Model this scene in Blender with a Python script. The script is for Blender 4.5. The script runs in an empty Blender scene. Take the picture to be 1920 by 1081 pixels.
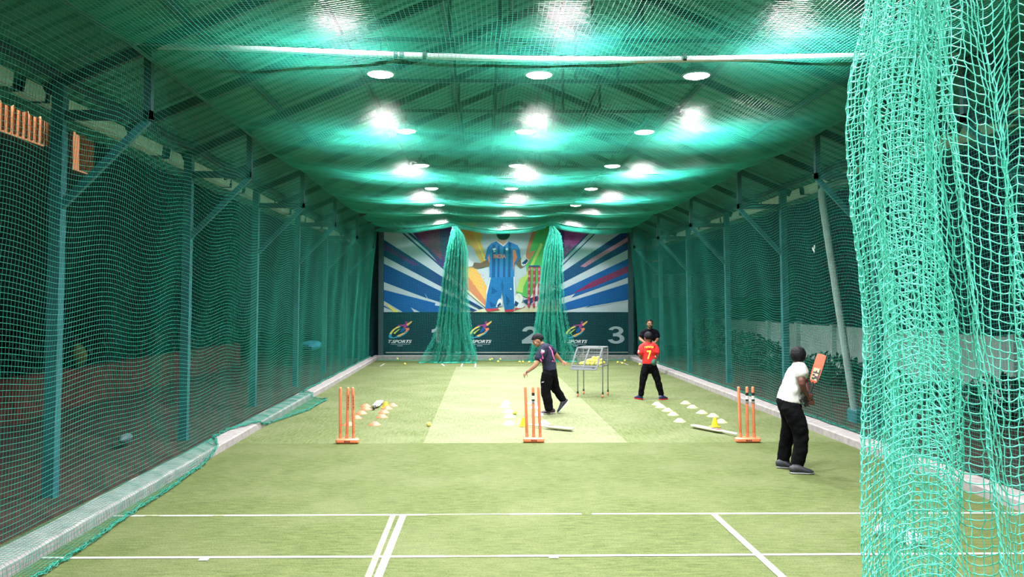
import bpy, math, random
import numpy as np
from mathutils import Vector, Matrix, Euler, noise
random.seed(7)
RNG = np.random.default_rng(7)
PI = math.pi
SC = bpy.context.scene
COL = SC.collection

# ------------------------------------------------------------------ camera
FPX, W_, H_ = 1560.0, 1920.0, 1081.0
EYE = Vector((0.0, 0.0, 1.79))
YAW, PITCH = 0.0176, 0.030
VPX, VPY = 906.0, 570.0            # vanishing point of the hall's long axis in the photo
fwd = Vector((math.sin(YAW)*math.cos(PITCH), math.cos(YAW)*math.cos(PITCH), math.sin(PITCH)))
rgt = fwd.cross(Vector((0, 0, 1))).normalized()
upv = rgt.cross(fwd).normalized()
_d = Vector((0, 1, 0))
CX = VPX - FPX*rgt.dot(_d)/fwd.dot(_d)
CY = VPY + FPX*upv.dot(_d)/fwd.dot(_d)
cam_d = bpy.data.cameras.new('camera')
cam_d.sensor_width = 36.0; cam_d.sensor_fit = 'HORIZONTAL'
cam_d.lens = FPX/W_*36.0
cam_d.shift_x = (W_/2-CX)/W_
cam_d.shift_y = (CY-H_/2)/W_
cam_d.clip_end = 300
cam = bpy.data.objects.new('camera', cam_d); COL.objects.link(cam)
_m = Matrix((rgt, upv, -fwd)).transposed().to_4x4(); _m.translation = EYE
cam.matrix_world = _m
SC.camera = cam

def ray(px, py):
    return (fwd + rgt*((px-CX)/FPX) - upv*((py-CY)/FPX))
def UY(px, py, Y):
    d = ray(px, py); return EYE + d*(Y/d.y)
def UZ(px, py, z=0.0):
    d = ray(px, py); return EYE + d*((z-EYE.z)/d.z)
def UX(px, py, X):
    d = ray(px, py); return EYE + d*(X/d.x)

# ------------------------------------------------------------------ world, exposure
wd = bpy.data.worlds.new('night'); SC.world = wd; wd.use_nodes = True
wd.node_tree.nodes['Background'].inputs[0].default_value = (0.10, 0.22, 0.25, 1)
wd.node_tree.nodes['Background'].inputs[1].default_value = 0.06
SC.view_settings.view_transform = 'Standard'
SC.view_settings.look = 'None'
SC.view_settings.gamma = 1.0
SC.view_settings.use_curve_mapping = False
SC.view_settings.exposure = 0.0
SC.cycles.max_bounces = 6
SC.cycles.diffuse_bounces = 4
SC.cycles.glossy_bounces = 2
SC.cycles.transmission_bounces = 2
SC.cycles.sample_clamp_indirect = 6.0
LAMP_W = 215.0                     # watts of each high-bay lamp
LAMP_Z = 4.84
LAMP_X = (-1.36, 0.74, 2.84)
LAMP_Y = [10.95+3.62*k for k in range(-3, 5)]

# ------------------------------------------------------------------ materials
MATS = {}
def mat(name, col, rough=0.6, metal=0.0, var=0.0, scale=8.0, bump=0.0, emit=None, es=0.0, spec=0.5, detail=3.0, stretch=None):
    if name in MATS: return MATS[name]
    m = bpy.data.materials.new(name); m.use_nodes = True
    nt = m.node_tree; b = nt.nodes['Principled BSDF']
    b.inputs['Roughness'].default_value = rough
    b.inputs['Metallic'].default_value = metal
    b.inputs['Specular IOR Level'].default_value = spec
    b.inputs['Base Color'].default_value = (*col, 1)
    if var > 0 or bump > 0:
        tc = nt.nodes.new('ShaderNodeTexCoord')
        src = tc.outputs['Object']
        if stretch:
            mp = nt.nodes.new('ShaderNodeMapping'); mp.inputs['Scale'].default_value = stretch
            nt.links.new(src, mp.inputs['Vector']); src = mp.outputs['Vector']
        nz = nt.nodes.new('ShaderNodeTexNoise')
        nz.inputs['Scale'].default_value = scale; nz.inputs['Detail'].default_value = detail
        nt.links.new(src, nz.inputs['Vector'])
        if var > 0:
            rp = nt.nodes.new('ShaderNodeValToRGB')
            rp.color_ramp.elements[0].position = 0.3; rp.color_ramp.elements[1].position = 0.7
            rp.color_ramp.elements[0].color = (*[max(0, c*(1-var)) for c in col], 1)
            rp.color_ramp.elements[1].color = (*[min(1, c*(1+var)) for c in col], 1)
            nt.links.new(nz.outputs['Fac'], rp.inputs['Fac'])
            nt.links.new(rp.outputs['Color'], b.inputs['Base Color'])
        if bump > 0:
            bp = nt.nodes.new('ShaderNodeBump'); bp.inputs['Strength'].default_value = bump
            bp.inputs['Distance'].default_value = 0.01
            nt.links.new(nz.outputs['Fac'], bp.inputs['Height'])
            nt.links.new(bp.outputs['Normal'], b.inputs['Normal'])
    if emit:
        b.inputs['Emission Color'].default_value = (*emit, 1)
        b.inputs['Emission Strength'].default_value = es
    MATS[name] = m
    return m

def turf_mat(name, c1, c2, c3, scl, grain):
    """artificial turf: three tones mixed by fine fibre noise, tufting streaks and broad wear"""
    m = bpy.data.materials.new(name); m.use_nodes = True
    nt = m.node_tree; N = nt.nodes; L = nt.links; b = N['Principled BSDF']
    b.inputs['Roughness'].default_value = 0.85; b.inputs['Specular IOR Level'].default_value = 0.25
    tc = N.new('ShaderNodeTexCoord')
    mp = N.new('ShaderNodeMapping'); mp.inputs['Scale'].default_value = scl; L.new(tc.outputs['Object'], mp.inputs['Vector'])
    n1 = N.new('ShaderNodeTexNoise'); n1.inputs['Scale'].default_value = grain; n1.inputs['Detail'].default_value = 6; n1.inputs['Roughness'].default_value = 0.75
    L.new(mp.outputs['Vector'], n1.inputs['Vector'])
    n2 = N.new('ShaderNodeTexNoise'); n2.inputs['Scale'].default_value = 1.1; n2.inputs['Detail'].default_value = 5
    L.new(tc.outputs['Object'], n2.inputs['Vector'])
    n3 = N.new('ShaderNodeTexNoise'); n3.inputs['Scale'].default_value = 75; n3.inputs['Detail'].default_value = 2
    L.new(tc.outputs['Object'], n3.inputs['Vector'])
    r1 = N.new('ShaderNodeValToRGB'); r1.color_ramp.elements[0].position = 0.36; r1.color_ramp.elements[1].position = 0.64
    r1.color_ramp.elements[0].color = (*c1, 1); r1.color_ramp.elements[1].color = (*c2, 1)
    L.new(n1.outputs['Fac'], r1.inputs['Fac'])
    mx = N.new('ShaderNodeMixRGB'); mx.inputs[2].default_value = (*c3, 1)
    rr = N.new('ShaderNodeMapRange'); rr.inputs[1].default_value = 0.42; rr.inputs[2].default_value = 0.75; rr.inputs[4].default_value = 0.55
    L.new(n2.outputs['Fac'], rr.inputs[0]); L.new(rr.outputs[0], mx.inputs[0]); L.new(r1.outputs['Color'], mx.inputs[1])
    mu = N.new('ShaderNodeMixRGB'); mu.blend_type = 'MULTIPLY'; mu.inputs[0].default_value = 1.0
    r3 = N.new('ShaderNodeValToRGB'); r3.color_ramp.elements[0].position = 0.3; r3.color_ramp.elements[1].position = 0.62
    r3.color_ramp.elements[0].color = (.72, .74, .68, 1); r3.color_ramp.elements[1].color = (1.12, 1.12, 1.1, 1)
    L.new(n3.outputs['Fac'], r3.inputs['Fac'])
    L.new(mx.outputs[0], mu.inputs[1]); L.new(r3.outputs['Color'], mu.inputs[2])
    L.new(mu.outputs[0], b.inputs['Base Color'])
    bp = N.new('ShaderNodeBump'); bp.inputs['Strength'].default_value = 0.5; bp.inputs['Distance'].default_value = 0.012
    L.new(n3.outputs['Fac'], bp.inputs['Height']); L.new(bp.outputs['Normal'], b.inputs['Normal'])
    return m

M_turf = turf_mat('turf_near', (.050, .076, .017), (.122, .146, .050), (.150, .165, .080), (0.5, 2.2, 1), 13)
M_lane = turf_mat('turf_lane', (.066, .094, .024), (.150, .176, .072), (.185, .205, .112), (3.0, 0.35, 1), 11)
M_strip = turf_mat('turf_pitch_strip', (.125, .148, .068), (.200, .220, .122), (.235, .25, .158), (3.0, 0.35, 1), 11)
M_paint = mat('line_paint', (.34, .36, .33), .8, var=.2, scale=30)
M_paint_worn = mat('line_paint_worn', (.27, .30, .18), .8, var=.35, scale=22)
M_conc = mat('concrete', (.30, .275, .275), .9, var=.2, scale=9, bump=.4, detail=8)
M_soil = mat('soil', (.042, .019, .013), .95, var=.55, scale=5, bump=.8, detail=8)
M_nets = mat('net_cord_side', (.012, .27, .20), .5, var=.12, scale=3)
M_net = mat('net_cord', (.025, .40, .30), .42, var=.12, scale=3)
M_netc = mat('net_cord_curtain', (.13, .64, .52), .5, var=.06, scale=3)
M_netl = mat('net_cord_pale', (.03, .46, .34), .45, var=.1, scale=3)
M_steel = mat('painted_steel', (.03, .075, .085), .55, var=.15, scale=4)
M_post = mat('post_paint', (.035, .15, .18), .5, var=.2, scale=5)
M_galv = mat('galvanised', (.62, .62, .66), .38, metal=.35, var=.12, scale=6)
M_roof = mat('roof_sheet', (.035, .21, .17), .5, metal=.0, var=.15, scale=2)
M_gutter = mat('gutter_white', (.62, .78, .76), .5, var=.1, scale=4)
M_rust = mat('rust_primer', (.20, .05, .03), .8, var=.3, scale=6)
M_black = mat('black_plastic', (.02, .02, .022), .5, var=.2, scale=9)
M_wire = mat('steel_wire', (.16, .19, .19), .5)
M_white = mat('white_plastic', (.82, .83, .82), .5, var=.04)
M_orbat = mat('orange_bat_plastic', (.85, .075, .012), .4, var=.05)
M_orange = mat('orange_plastic', (.90, .235, .115), .42, var=.08, scale=12)
M_cone_o = mat('orange_cone', (.86, .19, .10), .5, var=.08, scale=12)
M_cone_w = mat('white_cone', (.62, .63, .67), .5, var=.04)
M_cone_y = mat('pale_yellow_cone', (.72, .78, .30), .5, var=.06)
M_cone_d = mat('deep_yellow_cone', (.98, .60, .02), .45, var=.05)
M_ball = mat('tennis_felt', (.80, .74, .10), .9, var=.08, scale=60)
M_seam = mat('ball_seam', (.85, .88, .7), .8)
M_lens = mat('lamp_lens', (.9, .9, .9), .3, emit=(1, .97, 1), es=22)
M_lampb = mat('lamp_housing', (.25, .26, .27), .45, metal=.4)
M_wood = mat('willow_blade', (.80, .77, .66), .5, var=.08, scale=8, stretch=(1, 12, 12))
M_grip = mat('bat_grip', (.03, .03, .03), .8, bump=.5, scale=60)
M_greyst = mat('grey_steel', (.23, .25, .27), .4, metal=.5, var=.1)
M_frame = mat('light_grey_steel', (.085, .095, .105), .45, metal=.3, var=.1)
M_skin = mat('skin_brown', (.30, .135, .085), .55, var=.08, scale=15)
M_skin2 = mat('skin_light_brown', (.36, .18, .115), .55, var=.08, scale=15)
M_skin3 = mat('skin_dark_brown', (.125, .045, .035), .55, var=.08, scale=15)
M_hair = mat('black_hair', (.005, .005, .008), .7, var=.4, scale=40, bump=.6, spec=.2)
M_trous = mat('black_trousers', (.004, .0042, .0055), .95, var=.4, scale=14, bump=.4, spec=.08)
M_navy = mat('navy_shirt', (.022, .025, .050), .9, var=.25, scale=10, bump=.3, spec=.15)
M_blacksh = mat('black_polo', (.007, .007, .014), .9, spec=.12, var=.3, scale=10, bump=.3)
M_red = mat('red_shirt', (.72, .030, .030), .8, spec=.2, var=.1, scale=10, bump=.3)
M_green = mat('dark_green_cloth', (.03, .12, .09), .8)
M_wshirt = mat('white_tshirt', (.50, .49, .48), .8, var=.05, scale=10, bump=.3)
M_pink = mat('pink_print', (.85, .12, .40), .7)
M_gold = mat('gold_print', (.95, .60, .08), .6)
M_shoe = mat('black_shoe', (.02, .022, .03), .6, var=.3, scale=25)
M_eyew = mat('eye_white', (.5, .5, .5), .3)
M_lip = mat('lip', (.30, .09, .08), .5)

# ------------------------------------------------------------------ mesh builder
class MB:
    def __init__(s): s.v = []; s.f = []; s.m = []
    def add(s, vs, fs, mi=0):
        o = len(s.v); s.v += [Vector(p) for p in vs]
        s.f += [[i+o for i in f] for f in fs]; s.m += [mi]*len(fs); return s
    def box(s, c, size, rot=None, mi=0, top=1.0, bev=0.0):
        x, y, z = [q/2 for q in size]; c = Vector(c)
        if bev > 0:
            b = min(bev, x*.95, y*.95, z*.95)
            rings = [(-z, x-b, y-b), (-z+b, x, y), (z-b, x*top, y*top), (z, x*top-b, y*top-b)]
            vs = []
            for (h, a, d) in rings:
                q = b*.6 if h in (-z, z) else b
                vs += [(-a+q, -d, h), (a-q, -d, h), (a, -d+q, h), (a, d-q, h), (a-q, d, h), (-a+q, d, h), (-a, d-q, h), (-a, -d+q, h)]
            fs = [[7-i for i in range(8)], [24+i for i in range(8)]]
            for r in range(3):
                for i in range(8): fs.append([r*8+i, r*8+(i+1) % 8, r*8+8+(i+1) % 8, r*8+8+i])
        else:
            vs = [(-x, -y, -z), (x, -y, -z), (x, y, -z), (-x, y, -z), (-x*top, -y*top, z), (x*top, -y*top, z), (x*top, y*top, z), (-x*top, y*top, z)]
            fs = [[3, 2, 1, 0], [4, 5, 6, 7], [0, 1, 5, 4], [1, 2, 6, 5], [2, 3, 7, 6], [3, 0, 4, 7]]
        vs = [Vector(p) for p in vs]
        if rot is not None: vs = [rot @ p for p in vs]
        return s.add([p+c for p in vs], fs, mi)
    def beam(s, a, b, w, h, mi=0, upd=(0, 0, 1)):
        """rectangular bar from a to b, w across, h along upd"""
        a = Vector(a); b = Vector(b); t = (b-a).normalized(); u = Vector(upd)
        sd = t.cross(u).normalized(); u = sd.cross(t).normalized()
        vs = []
        for p in (a, b):
            for (i, j) in ((-1, -1), (1, -1), (1, 1), (-1, 1)): vs.append(p+sd*(i*w/2)+u*(j*h/2))
        return s.add(vs, [[0, 1, 2, 3], [7, 6, 5, 4], [0, 4, 5, 1], [1, 5, 6, 2], [2, 6, 7, 3], [3, 7, 4, 0]], mi)
    def loft(s, pts, ra, rb=None, lat=None, n=10, mi=0, caps=True, ends=0.55):
        pts = [Vector(p) for p in pts]; k = len(pts)
        if not hasattr(ra, '__len__'): ra = [ra]*k
        if rb is None: rb = ra
        elif not hasattr(rb, '__len__'): rb = [rb]*k
        ra = list(ra); rb = list(rb)
        if caps:
            t0 = (pts[0]-pts[1]).normalized(); t1 = (pts[-1]-pts[-2]).normalized()
            r0 = min(ra[0], rb[0]); r1 = min(ra[-1], rb[-1])
            A = [(pts[0]+t0*r0*ends*e, ra[0]*q, rb[0]*q) for e, q in ((1, .35), (.75, .75))]
            B = [(pts[-1]+t1*r1*ends*e, ra[-1]*q, rb[-1]*q) for e, q in ((.75, .75), (1, .35))]
            pts = [q[0] for q in A]+pts+[q[0] for q in B]
            ra = [q[1] for q in A]+ra+[q[1] for q in B]; rb = [q[2] for q in A]+rb+[q[2] for q in B]
            k = len(pts)
        vs = []; prev = None
        for i in range(k):
            t = (pts[min(i+1, k-1)]-pts[max(i-1, 0)])
            t = t.normalized() if t.length > 1e-9 else Vector((0, 0, 1))
            l = Vector(lat) if lat is not None else (prev if prev is not None else (Vector((1, 0, 0)) if abs(t.x) < .9 else Vector((0, 1, 0))))
            l = (l-t*l.dot(t)).normalized(); b = t.cross(l); prev = l
            for j in range(n):
                a = 2*PI*j/n; vs.append(pts[i]+l*(math.cos(a)*ra[i])+b*(math.sin(a)*rb[i]))
        fs = []
        for i in range(k-1):
            for j in range(n):
                fs.append([i*n+j, i*n+(j+1) % n, (i+1)*n+(j+1) % n, (i+1)*n+j])
        fs.append([n-1-j for j in range(n)]); fs.append([(k-1)*n+j for j in range(n)])
        return s.add(vs, fs, mi)
    def ell(s, c, r, rot=None, n=14, m=9, mi=0):
        c = Vector(c); vs = []; fs = []
        for i in range(1, m):
            ph = PI*i/m
            for j in range(n):
                a = 2*PI*j/n; p = Vector((r[0]*math.sin(ph)*math.cos(a), r[1]*math.sin(ph)*math.sin(a), r[2]*math.cos(ph)))
                vs.append((rot @ p if rot is not None else p)+c)
        tp = Vector((0, 0, r[2])); bt = -tp
        vs += [(rot @ tp if rot is not None else tp)+c, (rot @ bt if rot is not None else bt)+c]
        for i in range(m-2):
            for j in range(n): fs.append([i*n+j, (i+1)*n+j, (i+1)*n+(j+1) % n, i*n+(j+1) % n])
        T = (m-1)*n
        for j in range(n):
            fs.append([T, j, (j+1) % n]); fs.append([T+1, (m-2)*n+(j+1) % n, (m-2)*n+j])
        return s.add(vs, fs, mi)
    def lathe(s, prof, n=24, c=(0, 0, 0), mi=0):
        c = Vector(c); vs = []; fs = []
        for (r, z) in prof:
            for j in range(n):
                a = 2*PI*j/n; vs.append(c+Vector((r*math.cos(a), r*math.sin(a), z)))
        for i in range(len(prof)-1):
            for j in range(n): fs.append([i*n+j, i*n+(j+1) % n, (i+1)*n+(j+1) % n, (i+1)*n+j])
        if prof[0][0] > 0: fs.append([n-1-j for j in range(n)])
        if prof[-1][0] > 0: fs.append([(len(prof)-1)*n+j for j in range(n)])
        return s.add(vs, fs, mi)
    def build(s, name, m, parent=None, smooth=True, off=None, remesh=None, sub=0, sm=None, fold=0):
        me = bpy.data.meshes.new(name)
        o = Vector(off) if off is not None else Vector((0, 0, 0))
        me.from_pydata([p-o for p in s.v], [], s.f)
        for q in (m if isinstance(m, (list, tuple)) else [m]): me.materials.append(q)
        if any(s.m): me.polygons.foreach_set('material_index', s.m)
        if smooth: me.polygons.foreach_set('use_smooth', [True]*len(me.polygons)); 
        me.validate()
        ob = bpy.data.objects.new(name, me); COL.objects.link(ob)
        if parent is not None: ob.parent = parent
        if remesh:
            r = ob.modifiers.new('r', 'REMESH'); r.mode = 'VOXEL'; r.voxel_size = remesh; r.use_smooth_shade = True
            q = ob.modifiers.new('s', 'SMOOTH'); q.factor = .5; q.iterations = sm if sm is not None else 4
        if fold:
            if 'cloth_fold' not in bpy.data.textures:
                tx = bpy.data.textures.new('cloth_fold', 'CLOUDS'); tx.noise_scale = .075; tx.noise_depth = 1
            q = ob.modifiers.new('f', 'DISPLACE'); q.texture = bpy.data.textures['cloth_fold']; q.strength = fold; q.mid_level = .5; q.texture_coords = 'LOCAL'
        if sub:
            q = ob.modifiers.new('s', 'SUBSURF'); q.levels = sub; q.render_levels = sub
        if smooth and not remesh and not sub:
            try: me.set_sharp_from_angle(angle=math.radians(40))
            except Exception: pass
        return ob

def thing(name, label, cat, loc=(0, 0, 0), rz=0.0, group=None):
    o = bpy.data.objects.new(name, None); COL.objects.link(o)
    o.location = loc; o.rotation_euler = (0, 0, rz); o.empty_display_size = .1
    return tag(o, label, cat, group)
def tag(o, label, cat, group=None, kind=None):
    o['label'] = label; o['category'] = cat
    if group: o['group'] = group
    if kind: o['kind'] = kind
    return o
def struct(o, label=None):
    o['kind'] = 'structure'
    if label: o['label'] = label
    return o
def children(o): return [c for c in COL.objects if c.parent == o]
def dup(root, loc, rz=0.0, label=None, group=None, kids=None):
    r = root.copy(); COL.objects.link(r); r.location = loc; r.rotation_euler = (0, 0, rz)
    if label: r['label'] = label
    if group: r['group'] = group
    for ch in (kids if kids is not None else children(root)):
        c = ch.copy(); COL.objects.link(c); c.parent = r
        for g in children(ch):
            d = g.copy(); COL.objects.link(d); d.parent = c
    return r

# ------------------------------------------------------------------ knotted netting as real cords
def cords(P, r):
    """P (n,m,3): tubes of three sides along every row and column of the grid"""
    P = np.asarray(P, dtype=np.float32); n, m, _ = P.shape
    du = np.gradient(P, axis=0) if n > 1 else np.zeros_like(P)
    dv = np.gradient(P, axis=1) if m > 1 else np.zeros_like(P)
    nr = np.cross(du, dv); nr /= np.linalg.norm(nr, axis=2, keepdims=True)+1e-9
    V = []; F = []; base = 0
    for axis in (0, 1):
        t = du if axis == 0 else dv
        t = t/(np.linalg.norm(t, axis=2, keepdims=True)+1e-9)
        b = np.cross(t, nr); b /= np.linalg.norm(b, axis=2, keepdims=True)+1e-9
        ring = np.stack([P+r*(math.cos(a)*nr+math.sin(a)*b) for a in (PI/2, PI/2+2*PI/3, PI/2+4*PI/3)], axis=2)
        idx = np.arange(n*m*3).reshape(n, m, 3)+base
        if axis == 0: a0, a1 = idx[:-1], idx[1:]
        else: a0, a1 = idx[:, :-1], idx[:, 1:]
        for k in range(3):
            q = np.stack([a0[..., k], a0[..., (k+1) % 3], a1[..., (k+1) % 3], a1[..., k]], axis=-1)
            F.append(q.reshape(-1, 4))
        V.append(ring.reshape(-1, 3)); base += n*m*3
    return np.concatenate(V), np.concatenate(F)
def cat(Pp, k):
    """Catmull-Rom refinement along axis 0"""
    n = len(Pp); a = np.concatenate([Pp[:1], Pp, Pp[-1:]]); out = []
    for i in range(n-1):
        p0, p1, p2, p3 = a[i], a[i+1], a[i+2], a[i+3]
        for j in range(k):
            f = j/k; out.append(.5*(2*p1+(p2-p0)*f+(2*p0-5*p1+4*p2-p3)*f*f+(3*p1-p0-3*p2+p3)*f**3))
    out.append(Pp[-1]); return np.array(out)
def soft_cords(P, r, k=3, sag=0.0):
    """smooth curving cords with a small knot at each crossing"""
    V = []; F = []; base = 0
    for ax in (0, 1):
        Q = P if ax == 0 else P.transpose(1, 0, 2)
        R = cat(Q, k)
        if ax == 0 and sag:
            fr = (np.arange(len(R)) % k)/k; R[:, :, 2] -= (sag*4*fr*(1-fr))[:, None]
        rr = np.full(len(R), r); rr[::k] *= 1.25
        t = np.gradient(R, axis=0); t /= np.linalg.norm(t, axis=2, keepdims=True)+1e-9
        ref = np.array([0, 0, 1.0]) if ax == 0 else np.array([0, 1.0, 0])
        b = np.cross(t, ref); b /= np.linalg.norm(b, axis=2, keepdims=True)+1e-9; c = np.cross(t, b)
        N, M = R.shape[:2]
        ring = np.stack([R+rr[:, None, None]*(math.cos(a)*b+math.sin(a)*c) for a in (0, PI/2, PI, 3*PI/2)], axis=2)
        idx = np.arange(N*M*4).reshape(N, M, 4)+base
        for q in range(4): F.append(np.stack([idx[:-1, :, q], idx[:-1, :, (q+1) % 4], idx[1:, :, (q+1) % 4], idx[1:, :, q]], axis=-1).reshape(-1, 4))
        V.append(ring.reshape(-1, 3)); base += N*M*4
    return np.concatenate(V), np.concatenate(F)
def np_mesh(name, V, F, m, parent=None):
    me = bpy.data.meshes.new(name)
    me.vertices.add(len(V)); me.vertices.foreach_set('co', V.astype(np.float32).ravel())
    me.loops.add(F.size); me.loops.foreach_set('vertex_index', F.astype(np.int32).ravel())
    me.polygons.add(len(F)); me.polygons.foreach_set('loop_start', np.arange(0, F.size, 4, dtype=np.int32))
    me.polygons.foreach_set('use_smooth', np.ones(len(F), dtype=bool))
    me.materials.append(m); me.update(calc_edges=True)
    ob = bpy.data.objects.new(name, me); COL.objects.link(ob)
    if parent is not None: ob.parent = parent
    return ob
def net(name, P, r, m, parent=None, extra=None):
    V, F = cords(P, r)
    if extra:
        for (Q, r2) in extra:
            V2, F2 = cords(Q, r2); F = np.concatenate([F, F2+len(V)]); V = np.concatenate([V, V2])
    return np_mesh(name, V, F, m, parent)
# ================================================================== THE SETTING
XL, XR = -3.40, 4.92              # side nets
XC = 0.75
def curbL(Y): return -3.02-0.015*Y           # inner face of the left kerb
def curbR(Y): return 4.64+0.006*max(0, Y-9)+0.0*Y
def xl(Y): return -3.03-.0145*Y
def xr(Y): return 4.60+.005*Y
YB = 27.6                          # plane of the printed back wall
YS = UZ(900, 830).y                # seam where the near carpet meets the lane carpets
SL, SR = -0.77, 1.87

fl = MB()
def fquad(x0, x1, y0, y1, z, mi, nx=1, ny=1):
    fl.add([(x0, y0, z), (x1, y0, z), (x1, y1, z), (x0, y1, z)], [[0, 1, 2, 3]], mi)
fquad(-3.6, 5.1, -3, YS, 0, 0)
fquad(-3.6, SL, YS, 24.2, 0, 1); fquad(SR, 5.1, YS, 24.2, 0, 1)
fquad(SL, SR, YS, 24.0, 0, 2); fquad(SL, SR, 24.0, 24.2, 0, 1)
fquad(-3.6, 5.1, 24.2, 29.5, 0, 0)
def seg(p, q, w, mi=3, z=None, zz=[.0010]):
    zz[0] += .00025; z = zz[0]
    a = UZ(*p); b = UZ(*q); d = (b-a).normalized(); s = Vector((-d.y, d.x, 0))*(w/2)
    fl.add([(a-s).to_2d().to_3d()+Vector((0, 0, z)), (b-s).to_2d().to_3d()+Vector((0, 0, z)), (b+s).to_2d().to_3d()+Vector((0, 0, z)), (a+s).to_2d().to_3d()+Vector((0, 0, z))], [[0, 1, 2, 3]], mi)
for a, b in (((205, 966.5), (272, 966.3)), ((300, 966.2), (400, 966)), ((420, 966), (800, 964.5)), ((955, 963.5), (1090, 963)), ((1110, 963), (1990, 961))):
    seg(a, b, .045)
seg((800, 964.5), (955, 963.5), .03, 4); seg((272, 966.3), (300, 966.2), .04, 4); seg((400, 966), (420, 966), .04, 4)
seg((60, 1046), (835, 1043), .045); seg((835, 1043), (935, 1042.5), .04, 4); seg((935, 1042.5), (2000, 1037), .045)
for a in ((382, 1049), (1038, 1044.5)):
    seg((a[0]-9, a[1]), (a[0]+9, a[1]), .05)
seg((756, 966), (705, 1092), .055); seg((737, 966), (686, 1092), .045, 4)
seg((1337, 963), (1478, 1092), .055)
seg((700, 684.6), (1000, 684), .06, 4); seg((721, 681.5), (713, 686.5), .05)
seg((867, 681.5), (865, 687), .045); seg((892, 680), (891, 688), .045)
seg((828, 681.5), (833, 686), .045)
seg((1162, 678), (1178, 684), .045); seg((1195, 679), (1206, 684), .045)
ob = fl.build('floor', [M_turf, M_lane, M_strip, M_paint, M_paint_worn], smooth=False); struct(ob)

g = MB()       # earth outside, a rough sheet on each side of the turf and behind
def rough(x0, x1, y0, y1, nx, ny, hf):
    vs = []; fs = []
    for i in range(nx+1):
        for j in range(ny+1):
            x = x0+(x1-x0)*i/nx; y = y0+(y1-y0)*j/ny; vs.append((x, y, hf(x, y)))
    for i in range(nx):
        for j in range(ny):
            a = i*(ny+1)+j; fs.append([a, a+ny+1, a+ny+2, a+1])
    g.add(vs, fs)
rough(-16, -3.3, -2, 45, 70, 160, lambda x, y: -.06+.10*noise.noise(Vector((x*1.3, y*1.3, 0)))+.03*noise.noise(Vector((x*6, y*6, 3)))+.05*max(0, -x-5))
rough(4.8, 20, -2, 45, 70, 160, lambda x, y: -.02+.12*noise.noise(Vector((x*1.2, y*1.2, 5)))+.04*noise.noise(Vector((x*6, y*6, 9))))
rough(-3.3, 4.8, 29, 45, 20, 30, lambda x, y: -.03)
struct(g.build('floor_earth', M_soil, smooth=True))

def kerb(name, fx, w, h, y0, y1, label):
    k = MB(); n = 60; vs = []
    for i in range(n+1):
        y = y0+(y1-y0)*i/n; x = fx(y); s = 1 if w > 0 else -1
        j = .012*noise.noise(Vector((y*2, w, 0)))
        vs += [(x, y, -.05), (x+j, y, h-.015), (x+s*.02+j, y, h), (x+w, y, h+j), (x+w+s*.02, y, -.2)]
    fs = []
    for i in range(n):
        for q in range(4): fs.append([i*5+q, i*5+q+1, i*5+q+6, i*5+q+5][::-1 if w > 0 else 1])
    k.add(vs, fs); o = k.build(name, M_conc, smooth=False); struct(o, label)
kerb('trim_1', curbL, -.24, .10, 3, 26.9, 'pale concrete kerb along the left edge of the turf')
kerb('trim_2', curbR, .24, .10, 3, 26.9, 'pale concrete kerb along the right edge of the turf')
k = MB(); k.box((0.75, 27.2, .06), (8.6, .5, .12)); struct(k.build('trim_3', M_conc, smooth=False), 'low concrete ledge under the printed back wall')

# roof: two slopes of ribbed sheet
EZ, SLOPE = 3.86, 0.43
def roof_z(x): return EZ+SLOPE*((x+4.15) if x < XC else (5.65-x))
def roof(name, xe):
    m_ = MB(); prof = []
    y = -4.0
    while y < 29.0:
        prof += [(y, 0), (y+.13, 0), (y+.155, .03), (y+.215, .03), (y+.24, 0)]; y += .25
    vs = []
    for (yy, h) in prof:
        for x in (xe, XC): vs.append((x, yy, roof_z(x)+.17+h))
    fs = [[2*i, 2*i+2, 2*i+3, 2*i+1] for i in range(len(prof)-1)]
    m_.add(vs, fs); return m_.build(name, M_roof, smooth=False)
struct(roof('ceiling', -4.75)); struct(roof('ceiling', 6.25))

# rear wall with the printed banner is a thing; dark uprights at its sides
wl = MB(); wl.box((0.75, 28.05, 2.2), (9.9, .12, 4.5)); struct(wl.build('wall_back', mat('back_wall_blue', (.02, .12, .16), .8, var=.2), smooth=False))

# ================================================================== TRUSSES, POSTS, PURLINS
FY = [8.0+1.825*k for k in range(-5, 11)]
ordn = ['first', 'second', 'third', 'fourth', 'fifth', 'sixth', 'seventh', 'eighth', 'ninth', 'tenth', 'eleventh']
def truss(Y, label):
    t = thing('roof_truss', label, 'roof truss', (XC, Y, roof_z(XC)), 0, 'steel roof trusses over the lanes'); of = t.location
    for s in (-1, 1):
        b = MB(); xe = XC+s*4.95
        b.beam((xe, Y, roof_z(xe)+.0), (XC, Y, roof_z(XC)+.0), .06, .10); b.build('rafter', M_steel, t, False, of)
    tz = 4.94; xa = -4.15+(tz-EZ)/SLOPE
    b = MB(); b.beam((xa-.1, Y+.03, tz), (2*XC-xa+.1, Y+.03, tz), .04, .05); b.build('tie_beam', M_steel, t, False, of)
    for x in (XC-.55, XC+.55, XC-1.15, XC+1.15):
        b = MB(); b.beam((x, Y-.01, tz), (x, Y-.01, roof_z(x)), .04, .04, upd=(0, 1, 0)); b.build('web_strut', M_steel, t, False, of)
    return t
for k, Y in enumerate(FY):
    d = k-5
    if d < 0: lb = 'dark steel roof truss overhead in front of the crossing pipe, number %s towards the camera' % ordn[-d-1]
    elif d == 0: lb = 'dark steel roof truss directly above the pale crossing pipe'
    else: lb = 'dark steel roof truss spanning the hall, %s one behind the crossing pipe' % ordn[d-1]
    truss(Y, lb)
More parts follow.
